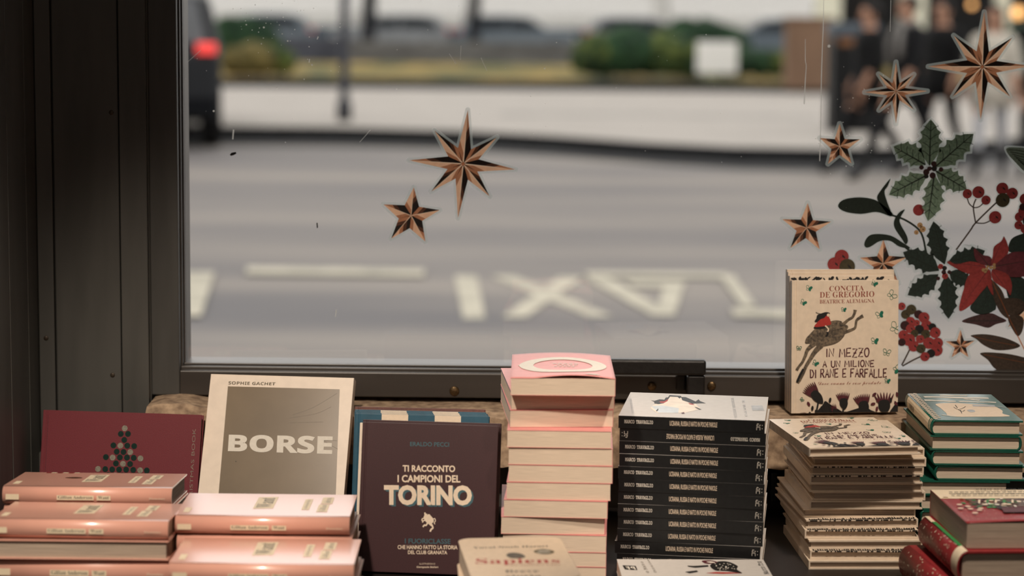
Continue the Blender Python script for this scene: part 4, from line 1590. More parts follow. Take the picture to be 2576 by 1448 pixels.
def star(label, c0, tips, inner, name='star_sticker', group=None, margin=6.0, pale=False):
    """tips in order clockwise from the top (pixels); inner = radius fraction of the notches"""
    c, f = gp(c0)
    root_bm = Print(0.0)
    T = [Vector(f(*t)) for t in tips]
    n = len(T)
    notch = []
    for i in range(n):
        a, b = T[i], T[(i + 1) % n]
        d = (a.normalized() + b.normalized()).normalized()
        notch.append(d * inner * (a.length + b.length) / 2)
    out = []
    for i in range(n):
        out += [tuple(T[i]), tuple(notch[i])]
    mg = margin / FPX * YS
    root_bm.poly(offset_poly(out, mg), FILM)
    root = root_bm.done(name, None, 'front', 0)
    root.location = (c.x, YS, c.z)
    tag(root, label, 'sticker', group)
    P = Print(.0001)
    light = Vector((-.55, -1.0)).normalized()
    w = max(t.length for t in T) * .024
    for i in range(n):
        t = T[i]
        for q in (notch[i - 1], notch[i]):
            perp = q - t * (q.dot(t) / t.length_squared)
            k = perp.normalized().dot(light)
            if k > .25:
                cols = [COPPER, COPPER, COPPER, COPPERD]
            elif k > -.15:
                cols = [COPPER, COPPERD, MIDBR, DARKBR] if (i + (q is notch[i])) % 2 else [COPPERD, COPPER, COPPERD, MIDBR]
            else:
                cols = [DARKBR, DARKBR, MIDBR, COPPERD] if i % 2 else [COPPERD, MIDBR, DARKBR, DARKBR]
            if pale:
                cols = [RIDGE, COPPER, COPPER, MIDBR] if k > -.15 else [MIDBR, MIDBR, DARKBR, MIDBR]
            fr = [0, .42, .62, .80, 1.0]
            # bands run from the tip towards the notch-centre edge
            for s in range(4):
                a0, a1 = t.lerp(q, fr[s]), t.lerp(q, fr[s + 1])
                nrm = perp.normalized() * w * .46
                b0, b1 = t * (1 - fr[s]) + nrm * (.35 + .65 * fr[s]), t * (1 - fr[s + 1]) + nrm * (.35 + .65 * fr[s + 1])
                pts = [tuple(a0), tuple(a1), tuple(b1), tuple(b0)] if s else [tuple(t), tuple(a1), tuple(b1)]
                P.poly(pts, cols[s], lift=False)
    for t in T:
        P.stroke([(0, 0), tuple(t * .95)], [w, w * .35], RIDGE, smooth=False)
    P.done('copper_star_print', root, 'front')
    return root


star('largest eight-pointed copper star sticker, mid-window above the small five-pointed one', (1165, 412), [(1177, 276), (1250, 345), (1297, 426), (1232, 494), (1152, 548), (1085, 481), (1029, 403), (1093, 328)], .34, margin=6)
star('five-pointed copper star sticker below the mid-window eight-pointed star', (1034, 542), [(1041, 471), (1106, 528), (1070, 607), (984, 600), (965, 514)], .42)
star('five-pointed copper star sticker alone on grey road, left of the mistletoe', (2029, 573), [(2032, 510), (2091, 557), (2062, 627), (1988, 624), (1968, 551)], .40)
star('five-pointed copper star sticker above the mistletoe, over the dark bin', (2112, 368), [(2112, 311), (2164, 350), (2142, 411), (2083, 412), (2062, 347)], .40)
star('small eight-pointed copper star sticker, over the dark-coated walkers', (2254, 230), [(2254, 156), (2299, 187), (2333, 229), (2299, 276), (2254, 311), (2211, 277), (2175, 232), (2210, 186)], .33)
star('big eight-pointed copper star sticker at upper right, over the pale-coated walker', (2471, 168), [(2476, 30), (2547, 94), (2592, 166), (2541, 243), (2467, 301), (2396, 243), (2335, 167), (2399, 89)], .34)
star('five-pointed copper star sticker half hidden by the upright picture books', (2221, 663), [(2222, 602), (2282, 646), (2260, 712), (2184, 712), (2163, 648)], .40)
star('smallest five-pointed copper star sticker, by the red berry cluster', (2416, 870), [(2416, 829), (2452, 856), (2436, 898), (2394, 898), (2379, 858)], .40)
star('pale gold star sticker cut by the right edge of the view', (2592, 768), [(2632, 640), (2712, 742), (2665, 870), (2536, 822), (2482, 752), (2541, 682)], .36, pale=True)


# ------------------------------------------------------------------ foliage stickers
def holly_leaf(base, tip, w, n=4, curve=0.0):
    b, t = Vector(base), Vector(tip)
    d = t - b
    u = Vector((-d.y, d.x)).normalized()

    def at(s, side):
        hw = w * (math.sin(math.pi * min(1, s * .92 + .06)) ** .65)
        return b + d * s + u * (side * hw + curve * math.sin(math.pi * s))
    L, Rr = [], []
    for side, lst in ((1, L), (-1, Rr)):
        lst.append(at(.02, side * .25))
        for i in range(n):
            s0 = .12 + .80 * i / n
            sp = s0 + .80 / n
            lst.append(at(s0 + .30 / n, side * .80))
            lst.append(at(s0 + .55 / n, side * .83))
            lst.append(at(min(sp, .97), side * 1.13))
        lst.pop()
    return [tuple(p) for p in L] + [tuple(t)] + [tuple(p) for p in reversed(Rr)]


def veins(P, base, tip, w, m, width):
    b, t = Vector(base), Vector(tip)
    d = t - b
    u = Vector((-d.y, d.x)).normalized()
    P.stroke([tuple(b), tuple(b + d * .96)], [width * 1.6, width * .6], m, smooth=False)
    for i in range(4):
        s = .2 + .18 * i
        for sd in (1, -1):
            P.stroke([tuple(b + d * s), tuple(b + d * (s + .08) + u * sd * w * .35), tuple(b + d * (s + .12) + u * sd * w * .68)], width * .6, m)


PXM = YS / FPX


def holly(name, label, c0, leaves, green, berries, margin=6):
    c, f = gp(c0)
    film = Print(0.0)
    shapes = []
    for (bx, by, tx, ty, w, cv) in leaves:
        shp = holly_leaf(f(bx, by), f(tx, ty), w * PXM, 4, cv * PXM)
        shapes.append((shp, f(bx, by), f(tx, ty), w * PXM))
        film.poly(offset_poly(catmull(shp, True, 1), margin * PXM, 1.2), FILM)
    root = film.done(name, None, 'front', 0)
    root.location = (c.x, YS, c.z)
    tag(root, label, 'sticker')
    for shp, b, t, w in shapes:
        P = Print(.00035)
        P.poly(shp, green)
        veins(P, b, t, w, VEIN, 2.6 * PXM)
        P.done('holly_leaf', root, 'front')
    for (x, y, r, m) in berries:
        P = Print(.0006)
        P.disc(f(x, y), r * PXM, m, 16)
        P.disc(f(x + r * .25, y - r * .1), r * .22 * PXM, INK, 6)
        P.done('berry', root, 'front')
    return root


holly('holly_sticker', 'mid-green holly sticker with six spiny leaves, above the mistletoe', (2345, 425), [
    (2338, 416, 2342, 300, 28, 0), (2352, 420, 2449, 336, 30, 0), (2328, 414, 2247, 368, 27, -6), (2332, 440, 2236, 490, 26, 0), (2350, 440, 2334, 556, 26, 6), (2354, 430, 2432, 476, 26, 0)], HOLLY,
    [(2349, 412, 7, BERRYD), (2318, 421, 6, BERRYD), (2330, 433, 8, BERRYD), (2346, 441, 8, BERRYD), (2367, 426, 6, BERRYD), (2350, 424, 7, INK), (2338, 424, 6, BERRYD), (2330, 443, 6, INK)])
holly('holly_sticker', 'dark green holly sticker beside the poinsettia', (2374, 680), [
    (2376, 664, 2348, 556, 25, 4), (2384, 660, 2478, 630, 27, -6), (2362, 680, 2271, 634, 27, -4), (2360, 690, 2283, 742, 24, 4), (2380, 690, 2386, 802, 24, 2), (2388, 684, 2440, 712, 22, 0)], HOLLYD,
    [(2366, 670, 7, BERRY), (2376, 674, 6, INK), (2374, 684, 6, BERRYD), (2377, 694, 8, BERRY), (2360, 700, 5, BERRYD), (2388, 684, 5, BERRYD)], 7)

# mistletoe
c, f = gp((2230, 545))
film = Print(0.0)
l1 = catmull([f(*p) for p in ((2108, 518), (2122, 502), (2160, 496), (2200, 502), (2230, 522), (2246, 538), (2238, 543), (2205, 533), (2165, 538), (2125, 532))], True, 4)
l2 = catmull([f(*p) for p in ((2240, 449), (2233, 468), (2225, 482), (2232, 508), (2243, 538), (2236, 542), (2214, 514), (2206, 496), (2216, 478), (2228, 462))], True, 4)
l3 = catmull([f(*p) for p in ((2276, 527), (2266, 545), (2264, 560), (2280, 590), (2284, 606), (2278, 614), (2268, 600), (2250, 572), (2250, 552), (2262, 534))], True, 4)
l4 = catmull([f(*p) for p in ((2174, 612), (2184, 594), (2204, 588), (2240, 592), (2268, 608), (2290, 624), (2262, 620), (2240, 606), (2214, 606), (2190, 620), (2178, 622))], True, 4)
for l in (l1, l2, l3, l4):
    film.poly(offset_poly(l, 2.5 * PXM, 1.2), FILM)
mi = film.done('mistletoe_sticker', None, 'front', 0)
mi.location = (c.x, YS, c.z)
tag(mi, 'dark green mistletoe sprig sticker with cream berries, left of the holly', 'sticker')
for l in (l1, l2, l3, l4):
    P = Print(.00035)
    P.poly(l, MISTLE)
    P.done('mistletoe_leaf', mi, 'front')
P = Print(.0003)
P.stroke([f(2240, 540), f(2275, 552), f(2308, 574), f(2322, 598), (f(2330, 640))], 5 * PXM, MISTLE)
P.stroke([f(2268, 612), f(2282, 625), f(2300, 640)], 6 * PXM, MISTLE)
P.done('stem', mi, 'front')
for x, y, r in ((2314, 566, 7), (2321, 576, 8), (2305, 584, 6)):
    P = Print(.0006)
    P.disc(f(x, y), r * PXM, CREAMB, 14)
    P.disc(f(x + 1, y + 1), r * .25 * PXM, MIDBR, 6)
    P.done('berry', mi, 'front')


def berry_sticker(name, label, c0, stems, berries, margin=5):
    c, f = gp(c0)
    film = Print(0.0)
    for (x, y, r, m) in berries:
        film.disc(f(x, y), (r + margin) * PXM, FILM, 16)
    root = film.done(name, None, 'front', 0)
    root.location = (c.x, YS, c.z)
    tag(root, label, 'sticker')
    if stems:
        P = Print(.0009)
        for pts, wd in stems:
            P.stroke([f(*p) for p in pts], wd * PXM, LEAFBR)
        P.done('stem', root, 'front')
    for i, (x, y, r, m) in enumerate(berries):
        P = Print(.0012 + .00006 * i)
        P.disc(f(x, y), r * PXM, m, 18)
        P.poly([f(x + r * .05, y - r * .3), f(x + r * .4, y - r * .05), f(x + r * .55, y + r * .3), f(x + r * .1, y + r * .05)], INK)
        P.done('berry', root, 'front')
    return root


c, f = gp((2311, 528))
P = Print(0.0)
P.disc((0, 0), 14.5 * PXM, BERRY, 22)
o = P.done('berry_sticker', None, 'front', 0)
o.location = (c.x, YS, c.z)
tag(o, 'single round red berry sticker between mistletoe and holly', 'sticker')
berry_sticker('berry_sprig_sticker', 'forked sprig sticker of round red berries, right of the mid-green holly', (2460, 540),
              [([(2405, 628), (2440, 580), (2454, 560), (2500, 515), (2518, 500)], 4), ([(2454, 560), (2449, 530), (2449, 515), (2455, 500)], 3.5), ([(2449, 522), (2438, 512), (2433, 498)], 3), ([(2449, 522), (2462, 520), (2474, 510)], 3), ([(2454, 560), (2475, 561), (2492, 554)], 3)],
              [(2433, 487, 12, BERRY), (2461, 483, 15.5, BERRY), (2480, 503, 12, BERRY), (2521, 474, 15.5, BERRY), (2546, 486, 14.5, BERRY), (2522, 503, 18, BERRYO), (2503, 546, 16, BERRY)], 4)
rnd = random.Random(9)
cl = [(2278, 790, 12, BERRYO), (2292, 778, 13, BERRYO), (2268, 770, 10, BERRY), (2310, 790, 11, BERRYD), (2290, 808, 12, BERRY), (2324, 798, 14, BERRY), (2305, 812, 9, BERRY), (2276, 818, 12, BERRYD), (2330, 818, 14, BERRY), (2312, 828, 12, INK), (2290, 826, 12, BERRY), (2345, 822, 10, INK),
      (2272, 842, 13, BERRY), (2328, 840, 12, BERRYO), (2300, 838, 10, BERRYO), (2352, 836, 14, BERRY), (2286, 854, 16, BERRY), (2314, 852, 11, BERRY), (2268, 860, 10, BERRYD), (2336, 862, 15, BERRY), (2358, 862, 14, BERRY), (2298, 870, 14, BERRY), (2316, 876, 12, BERRYO), (2356, 880, 15, BERRY), (2341, 888, 11, INK), (2326, 896, 12, BERRY)]
berry_sticker('berry_cluster_sticker', 'dense cluster sticker of dark red and olive berries, lower right by the picture books', (2310, 840),
              [([(2290, 875), (2280, 895), (2268, 918)], 4), ([(2318, 895), (2295, 906), (2270, 920)], 4)], cl, 3)
berry_sticker('berry_trio_sticker', 'three berry sticker just above the upright picture books', (2115, 652), [], [(2099, 664, 18, BERRY), (2117, 645, 18, BERRY), (2131, 670, 20, BERRYO)], 3)
berry_sticker('berry_cluster_sticker', 'red berry cluster sticker cut off at the right edge, beside the forked sprig', (2570, 540), [],
              [(2578, 500, 14, BERRY), (2574, 530, 13, BERRY), (2564, 545, 12, BERRY), (2585, 555, 13, INK), (2562, 566, 11, BERRY), (2578, 575, 12, BERRY), (2572, 520, 9, BERRYD)], 4)

# poinsettia
c, f = gp((2490, 672))
pet = [([(2480, 672), (2450, 690), (2420, 682), (2384, 662), (2388, 656), (2405, 664), (2440, 657), (2465, 662)], POINS),
       ([(2482, 668), (2455, 655), (2450, 624), (2470, 640), (2490, 645), (2500, 665)], POINSD),
       ([(2494, 668), (2497, 640), (2500, 620), (2518, 606), (2526, 595), (2537, 630), (2520, 655)], POINS),
       ([(2496, 674), (2520, 650), (2545, 634), (2585, 634), (2620, 650), (2590, 690), (2545, 696), (2510, 686)], POINSD),
       ([(2484, 676), (2440, 688), (2424, 725), (2412, 780), (2440, 768), (2465, 738), (2484, 715), (2490, 690)], POINS),
       ([(2494, 678), (2498, 705), (2530, 728), (2541, 742), (2545, 715), (2535, 690), (2512, 680)], POINS),
       ([(2490, 680), (2482, 712), (2498, 742), (2494, 705)], POINS)]
film = Print(0.0)
shp = []
for pts, m in pet:
    s = catmull([f(*p) for p in pts], True, 4)
    shp.append((s, m))
    film.poly(offset_poly(s, 2.5 * PXM, 1.2), FILM)
po = film.done('poinsettia_sticker', None, 'front', 0)
po.location = (c.x, YS, c.z)
tag(po, 'red poinsettia flower sticker at the right edge of the window', 'sticker')
for i, (s, m) in enumerate(shp):
    P = Print(.0016 + .00008 * i)
    P.poly(s, m)
    tip = max(s, key=lambda p: p[0] ** 2 + p[1] ** 2)
    P.stroke([(0, 0), (tip[0] * .5, tip[1] * .5 + .0006), (tip[0] * .9, tip[1] * .9)], [1.6 * PXM, .6 * PXM], POINSD if m is POINS else VEIN)
    P.done('petal', po, 'front')
for x, y, r in ((2473, 678, 4.5), (2481, 676, 4.5), (2478, 682, 4), (2492, 672, 4), (2500, 672, 4.5), (2500, 665, 4), (2484, 670, 3.5)):
    P = Print(.0026)
    P.disc(f(x, y), r * PXM, CREAMB, 10)
    P.done('stamen', po, 'front')


def leaf_sticker(name, label, pts, m, vein=None, vm=None, base=.0008):
    c0 = pts[0]
    c, f = gp(c0)
    P = Print(base)
    P.poly(catmull([f(*p) for p in pts], True, 4), m)
    if vein:
        P.stroke([f(*p) for p in vein], 1.6 * PXM, vm or VEIN)
    o = P.done(name, None, 'front', 0)
    o.location = (c.x, YS, c.z)
    return tag(o, label, 'sticker')


leaf_sticker('leaf_sticker', 'broad dark green leaf sticker under the poinsettia', [(2440, 772), (2462, 742), (2485, 705), (2500, 715), (2506, 770), (2498, 782), (2478, 790), (2455, 788)], HOLLYD, [(2490, 715), (2470, 785)])
leaf_sticker('leaf_sticker', 'dark green leaf sticker right of the poinsettia, behind the gold star', [(2535, 660), (2560, 690), (2600, 720), (2590, 760), (2545, 760), (2530, 720)], HOLLYD, None, None, .0006)
leaf_sticker('leaf_sticker', 'dark rounded leaf sticker at the right edge above the poinsettia', [(2536, 622), (2545, 600), (2570, 588), (2610, 580), (2610, 640), (2560, 634), (2540, 634)], HOLLYD, None, None, .0004)
leaf_sticker('leaf_sticker', 'plum brown pointed leaf sticker below the broad green leaf', [(2419, 808), (2450, 794), (2490, 787), (2512, 795), (2532, 807), (2505, 815), (2485, 824), (2455, 816)], LEAFPL, [(2430, 807), (2520, 806)])
leaf_sticker('leaf_sticker', 'brown pointed leaf sticker right of the smallest star', [(2442, 843), (2480, 840), (2530, 850), (2566, 868), (2545, 878), (2505, 880), (2475, 868), (2455, 852)], LEAFBR, [(2450, 846), (2500, 858), (2555, 868)], COPPERD)
leaf_sticker('leaf_sticker', 'brown pointed leaf sticker touching the window frame at lower right', [(2465, 888), (2500, 886), (2560, 894), (2640, 920), (2600, 935), (2540, 930), (2505, 928), (2485, 905)], LEAFBR, [(2475, 891), (2530, 902), (2600, 916)], COPPERD)
c, f = gp((2530, 770))
P = Print(.001)
P.blob([f(*p) for p in ((2490, 700), (2520, 730), (2532, 770), (2538, 800), (2520, 790), (2505, 765), (2495, 730))], LEAFBR, 4)
P.blob([f(*p) for p in ((2535, 800), (2550, 790), (2574, 800), (2572, 830), (2560, 845), (2545, 825))], LEAFBR, 4)
P.blob([f(*p) for p in ((2510, 755), (2560, 750), (2580, 770), (2550, 795), (2530, 785))], LEAFBR, 4)
P.stroke([f(2495, 705), f(2525, 770), f(2548, 820), f(2580, 885)], 3 * PXM, COPPERD)
o = P.done('leaf_spray_sticker', None, 'front', 0)
o.location = (c.x, YS, c.z)
tag(o, 'brown leafy spray sticker running down behind the gold star', 'sticker')
c, f = gp((2560, 400))
P = Print(0.0)
P.blob([f(*p) for p in ((2526, 372), (2540, 366), (2590, 372), (2620, 400), (2610, 440), (2575, 436), (2550, 412), (2534, 392))], FILM, 4)
o = P.done('fern_sticker', None, 'front', 0)
o.location = (c.x, YS, c.z)
tag(o, 'grey-green striped fern sticker at the right edge under the big star', 'sticker')
P = Print(.0003)
P.blob([f(*p) for p in ((2531, 375), (2545, 370), (2590, 376), (2615, 402), (2605, 434), (2577, 430), (2554, 408), (2538, 390))], FERN, 4)
for q in range(7):
    P.stroke([f(2536 + q * 5, 377 + q * 5), f(2560 + q * 5, 378 + q * 8), f(2600, 386 + q * 7)], 1.8 * PXM, VEIN)
P.done('fern_print', o, 'front')

# ------------------------------------------------------------------ paint specks, runs and scratches on the pane
c, f = gp((1288, 300))
P = Print(.0)
rnd = random.Random(21)
for k in range(60):
    P.disc(f(rnd.gauss(700, 95), abs(rnd.gauss(70, 60))), rnd.uniform(.6, 1.5) * PXM, DUST, 6)
for k in range(46):
    P.disc(f(rnd.gauss(2140, 70), rnd.gauss(350, 70)), rnd.uniform(.6, 1.5) * PXM, DUST, 6)
for k in range(40):
    P.disc(f(rnd.uniform(480, 1950), rnd.uniform(0, 420)), rnd.uniform(.5, 1.1) * PXM, DUST, 6)
for x, y, r in ((664, 69, 2.4), (724, 103, 2), (785, 163, 2), (658, 110, 1.6), (620, 62, 1.8), (538, 279, 2.6), (2085, 116, 4), (846, 784, 1.8), (1370, 172, 1.6), (1400, 107, 1.2)):
    P.disc(f(x, y), r * PXM, DUST, 8)
for a, b, wd in (((801, 92), (798, 99), 2.2), ((779, 148), (778, 157), 2.4), ((846, 778), (844, 796), 2.2), ((588, 326), (586, 350), 3.2), ((932, 327), (905, 357), .9), ((505, 127), (472, 156), .9), ((1130, 135), (1147, 160), .8), ((1210, 145), (1225, 178), .7), ((1160, 115), (1158, 150), .8)):
    P.stroke([f(*a), f(*b)], wd * PXM, DUST, smooth=False)
o = P.done('glass_speck', None, 'front', 0)
o.location = (c.x, YS, c.z)
tag(o, 'scattered pale paint specks and scratches on the window glass', 'speck', kind='stuff')
for lab, pts, wd in (('long pale paint run down the glass, left of the five-pointed star', [(2072, 0), (2071, 60), (2067, 170), (2065, 260), (2064, 330), (2062, 405)], [1.2, 2.0, 2.4, 2.0, 2.6, 2.0]),
                     ('short kinked paint run on the glass over the wooden cabinet', [(2026, 98), (2026, 150), (2028, 165), (2026, 200), (2023, 262)], [1.0, 1.6, 1.6, 2.2, 3.2]),
                     ('thin pale paint run at the top of the glass, above the small eight-pointed star', [(2241, 0), (2240, 40), (2239, 80)], [1.2, 1.2, 1.0])):
    c, f = gp(pts[0])
    P = Print(.0001)
    P.stroke([f(*p) for p in pts], [x * PXM for x in wd], DUST)
    o = P.done('paint_run', None, 'front', 0)
    o.location = (c.x, YS, c.z)
    tag(o, lab, 'paint drip')
for lab, pts in (('black flake stuck on the glass at the left side', [(578, 389), (582, 384), (593, 382), (595, 386), (588, 390), (581, 392)]), ('tiny black flake on the glass left of the five-pointed star', [(796, 560), (799, 560), (800, 572), (797, 574)])):
    c, f = gp(pts[0])
    P = Print(.0001)
    P.poly([f(*p) for p in pts], INK)
    o = P.done('dirt_flake', None, 'front', 0)
    o.location = (c.x, YS, c.z)
    tag(o, lab, 'flake')

# ================================================================== THE STREET OUTSIDE
ALBEDO = 0.52          # matt outdoor surfaces under the bright overcast sky
ASPHALT = mat('wet_grey_asphalt', (168, 160, 152), 0.75, 0.25, .5, 0, (.30, 1.5, 1), rgb2=(128, 125, 126), detail=6, spec=0.25)
PAVE = mat('pale_pavement_stone', (198, 191, 183), 0.9, 0.06, 1.5)
PAVEL = mat('grey_pavement_joint', (168, 164, 158), 0.8, 0.1, 3)
KERB = mat('dark_kerb_stone', (44, 45, 47), 0.8, 0.3, 6)
GRASS = mat('dry_verge_grass', (182, 152, 80), 0.9, 0.3, 0.9, 0.0, (1, .4, 1), rgb2=(60, 80, 44), detail=5)
HEDGE = mat('hedge_leaves', (112, 122, 58), 0.8, 0.3, 3.0, 0.6, rgb2=(30, 60, 34), detail=8)
HEDGED = mat('dark_hedge_leaves', (52, 84, 52), 0.8, 0.3, 3.0, 0.6, rgb2=(24, 46, 34), detail=8)
HEDGEY = mat('yellowing_hedge_leaves', (132, 116, 66), 0.8, 0.3, 3.0, 0.6, rgb2=(84, 80, 46), detail=8)
ROADPAINT = mat('worn_cream_road_paint', (226, 218, 196), 0.7, 0.3, 4, rgb2=(190, 184, 166))
STEEL = mat('dark_painted_steel', (60, 62, 70), 0.5, 0.1, 20)
CARDARK = mat('dark_blue_car_paint', (22, 26, 32), 0.5, 0.05, 3, coat=.1)
CARSILV = mat('grey_car_paint', (158, 162, 166), 0.35, 0.05, 3, coat=.3)
CARBLUE = mat('slate_blue_car_paint', (120, 132, 142), 0.35, 0.05, 3, coat=.3)
CARGLASS = mat('dark_car_glass', (62, 72, 80), 0.08, 0.05, 3)
CARGLASSL = mat('sky_bright_car_glass', (150, 152, 156), 0.25, 0.05, 3)  # sky reflection put into the rear window's base colour
RUBBER = mat('black_rubber', (22, 22, 24), 0.7, 0.1, 20)
TAIL = mat('lit_tail_lamp', (226, 70, 66), 0.3, 0.1, 20, emit=2.6)
WALLG = mat('grey_low_wall', (122, 120, 116), 0.85, 0.25, 1.2)
ALBEDO = 0.64
PALEF = mat('pale_facade', (238, 236, 230), 0.8, 0.05, .4)
ALBEDO = 0.52
DARKF = mat('dark_shopfront', (20, 21, 23), 0.5, 0.2, 2)
BROWNBOX = mat('brown_weathered_board', (150, 120, 98), 0.8, 0.2, 3, 0, (1, 1, .2))
ALBEDO = 0.64
SIGNW = mat('white_sign_panel', (254, 252, 248), 0.6, 0.03, 5)
ALBEDO = 0.52
LAMPO = mat('warm_shop_lamp', (255, 190, 120), 0.5, 0.02, 3, emit=5.0)
PANELW = mat('lit_shop_panel', (226, 222, 200), 0.5, 0.05, 2, emit=0.7)
BARK = mat('dark_tree_bark', (48, 50, 54), 0.9, 0.3, 5)


def gz(px, py, z=0.0):
    p = at_z(px, py, z)
    return (p.x, p.y)


# road, raised pavement island and verge
bm = BM()
bm.faces.new([bm.verts.new(p) for p in ((-60, 3.9, 0), (60, 3.9, 0), (60, 220, 0), (-60, 220, 0))])
struct('road', bm, ASPHALT)
KH = 0.15
near = [gz(x, y, KH) for x, y in ((-600, 322), (440, 318), (850, 322), (1150, 330), (1400, 344), (1650, 362), (1850, 372), (2080, 376), (2300, 372), (2600, 345), (3000, 330))]
bm = BM()
Yf = 41.0
top = [bm.verts.new((x, y, KH)) for x, y in near]
bot = [bm.verts.new((x, y, -.02)) for x, y in near]
far = [bm.verts.new((x, Yf, KH)) for x, _ in near]
for i in range(len(near) - 1):
    f = bm.faces.new((top[i], top[i + 1], far[i + 1], far[i]))
    f = bm.faces.new((bot[i], bot[i + 1], top[i + 1], top[i]))
    f.material_index = 1
struct('pavement', bm, [PAVE, KERB])
# kerb stones along the island with a dark strip in front
bm = BM()
for i in range(len(near) - 1):
    (xa, ya), (xb, yb) = near[i], near[i + 1]
    vs = [bm.verts.new(p) for p in ((xa, ya - 1.25, .006), (xb, yb - 1.25, .006), (xb, yb + .02, .006), (xa, ya + .02, .006))]
    bm.faces.new(vs)
    vs = [bm.verts.new(p) for p in ((xa, ya - .02, 0), (xb, yb - .02, 0), (xb, yb - .02, KH + .004), (xa, ya - .02, KH + .004))]
    bm.faces.new(vs)
    vs = [bm.verts.new(p) for p in ((xa, ya - .02, KH + .004), (xb, yb - .02, KH + .004), (xb, yb + .12, KH + .004), (xa, ya + .12, KH + .004))]
    bm.faces.new(vs)
struct('kerb', bm, KERB)
bm = BM()
pa = [gz(x, y, KH) for x, y in ((1260, 287), (1600, 289), (2060, 296))]
for a, b in zip(pa, pa[1:]):
    bm.faces.new([bm.verts.new(p) for p in ((a[0], a[1] - .3, KH + .004), (b[0], b[1] - .3, KH + .004), (b[0], b[1] + .3, KH + .004), (a[0], a[1] + .3, KH + .004))])
struct('pavement_line', bm, PAVEL)
struct('kerb_verge', boxes((-30, 18, Yf - .35, Yf + .25, KH - .1, KH + .16)), KERB)
bm = BM()
nx, ny = 80, 14
rnd = random.Random(2)
g = [[bm.verts.new((-30 + 48 * i / nx, Yf + .26 + 14.6 * j / ny, KH + .10 + rnd.uniform(0, .04))) for j in range(ny + 1)] for i in range(nx + 1)]
for i in range(nx):
    for j in range(ny):
        bm.faces.new((g[i][j], g[i + 1][j], g[i + 1][j + 1], g[i][j + 1]))
tag(obj('grass', bm, GRASS, smooth=True), 'strip of yellowing grass beyond the pale pavement', 'grass', kind='stuff')
bm = BM()
rnd = random.Random(8)
for k in range(120):
    x, y = gz(rnd.gauss(830, 45), 326 + rnd.uniform(0, 14))
    for q in range(3):
        a = rnd.uniform(0, 6.3)
        h = rnd.uniform(.06, .16)
        v = [bm.verts.new(p) for p in ((x - .02 * math.cos(a), y - .02 * math.sin(a), 0), (x + .02 * math.cos(a), y + .02 * math.sin(a), 0), (x + .05 * math.sin(a), y + .05 * math.cos(a), h))]
        bm.faces.new(v)
tag(obj('weeds', bm, HEDGED), 'tuft of green weeds at the kerb foot by the lamp pole', 'weeds', kind='stuff')

# road lettering, upside down from here
bm = BM()


def paint(*q):
    bm.faces.new([bm.verts.new(gz(*p) + (.004 + .0012 * len(bm.faces),)) for p in q])


def bar(a, b, wpx):
    (x0, y0), (x1, y1) = a, b
    paint((x0 - wpx / 2, y0), (x0 + wpx / 2, y0), (x1 + wpx / 2, y1), (x1 - wpx / 2, y1))


bar((1172, 694), (1193, 803), 56)
bar((1265, 695), (1512, 798), 62)
bar((1438, 698), (1292, 800), 62)
bar((1500, 700), (1672, 796), 60)
bar((1698, 712), (1672, 796), 50)
paint((1575, 708), (1710, 711), (1706, 727), (1590, 724))
paint((1470, 688), (1825, 691), (1838, 703), (1480, 700))
bar((1828, 697), (1885, 776), 36)
paint((1838, 780), (1990, 785), (1990, 806), (1846, 800))
paint((622, 676), (1068, 682), (1066, 699), (618, 694))
paint((476, 690), (540, 690), (506, 801), (462, 801))
paint((300, 690), (476, 690), (462, 801), (300, 801))
o = tag(obj('road_marking', bm, ROADPAINT), 'faded cream capitals painted on the road, upside down from inside', 'road marking')

# lamp pole
px0 = at_z(866, 303, KH)
pole = thing('lamp_pole', 'thin grey metal pole standing on the pavement edge left of centre', 'pole', (px0.x, px0.y, KH))
bm = BM()
tube(bm, [(0, 0, 0), (0, 0, .25), (0, 0, .26), (.02, 0, 5.0)], [.10, .10, .065, .055], 14)
obj('shaft', bm, STEEL, pole, smooth=True)
bm = BM()
tube(bm, [(.02, 0, 5.0), (.05, -.3, 5.3), (.05, -1.0, 5.4)], .035, 10)
obj('lamp_arm', bm, STEEL, pole, smooth=True)
bm = BM()
ball(bm, (.05, -1.1, 5.37), .16, 0, 12, (1, 2, .5))
obj('lamp_head', bm, STEEL, pole, smooth=True)


# bushes
def bush(label, px0, px1, ytop, ybase, mats, seed, lumps=9, group=None, depth=1.2, zb=KH + .145):
    a, b = at_z(px0, ybase, zb), at_z(px1, ybase, zb)
    Y = (a.y + b.y) / 2
    top = at_Y((px0 + px1) / 2, ytop, Y).z
    W, H = abs(b.x - a.x), top - zb
    rnd = random.Random(seed)
    bm = BM()
    for k in range(lumps):
        u = (k + .5) / lumps
        hh = H * (.62 + .38 * math.sin(math.pi * (.12 + .76 * u))) * rnd.uniform(.86, 1.0)
        r = hh * .52
        ret = bmesh.ops.create_icosphere(bm, subdivisions=3, radius=1, matrix=Matrix.Translation((W * (u - .5) * .9, rnd.uniform(-.25, .25) * depth, hh * .58 + .04)) @ Matrix.Diagonal((max(r, W / lumps * .8), r * depth, r, 1)))
        mi = rnd.randrange(len(mats))
        for v in ret['verts']:
            v.co += Vector((rnd.uniform(-1, 1), rnd.uniform(-1, 1), rnd.uniform(-1, 1))) * .05 * H
        for f in {f for v in ret['verts'] for f in v.link_faces}:
            f.material_index = mi if f.calc_center_median().z > H * .45 else (mi if rnd.random() < .4 else 0)
    lo = min(v.co.z for v in bm.verts)
    for v in bm.verts:
        v.co.z -= lo
    o = obj('bush', bm, mats, loc=((a.x + b.x) / 2, Y, zb))
    return tag(o, label, 'bush', group)


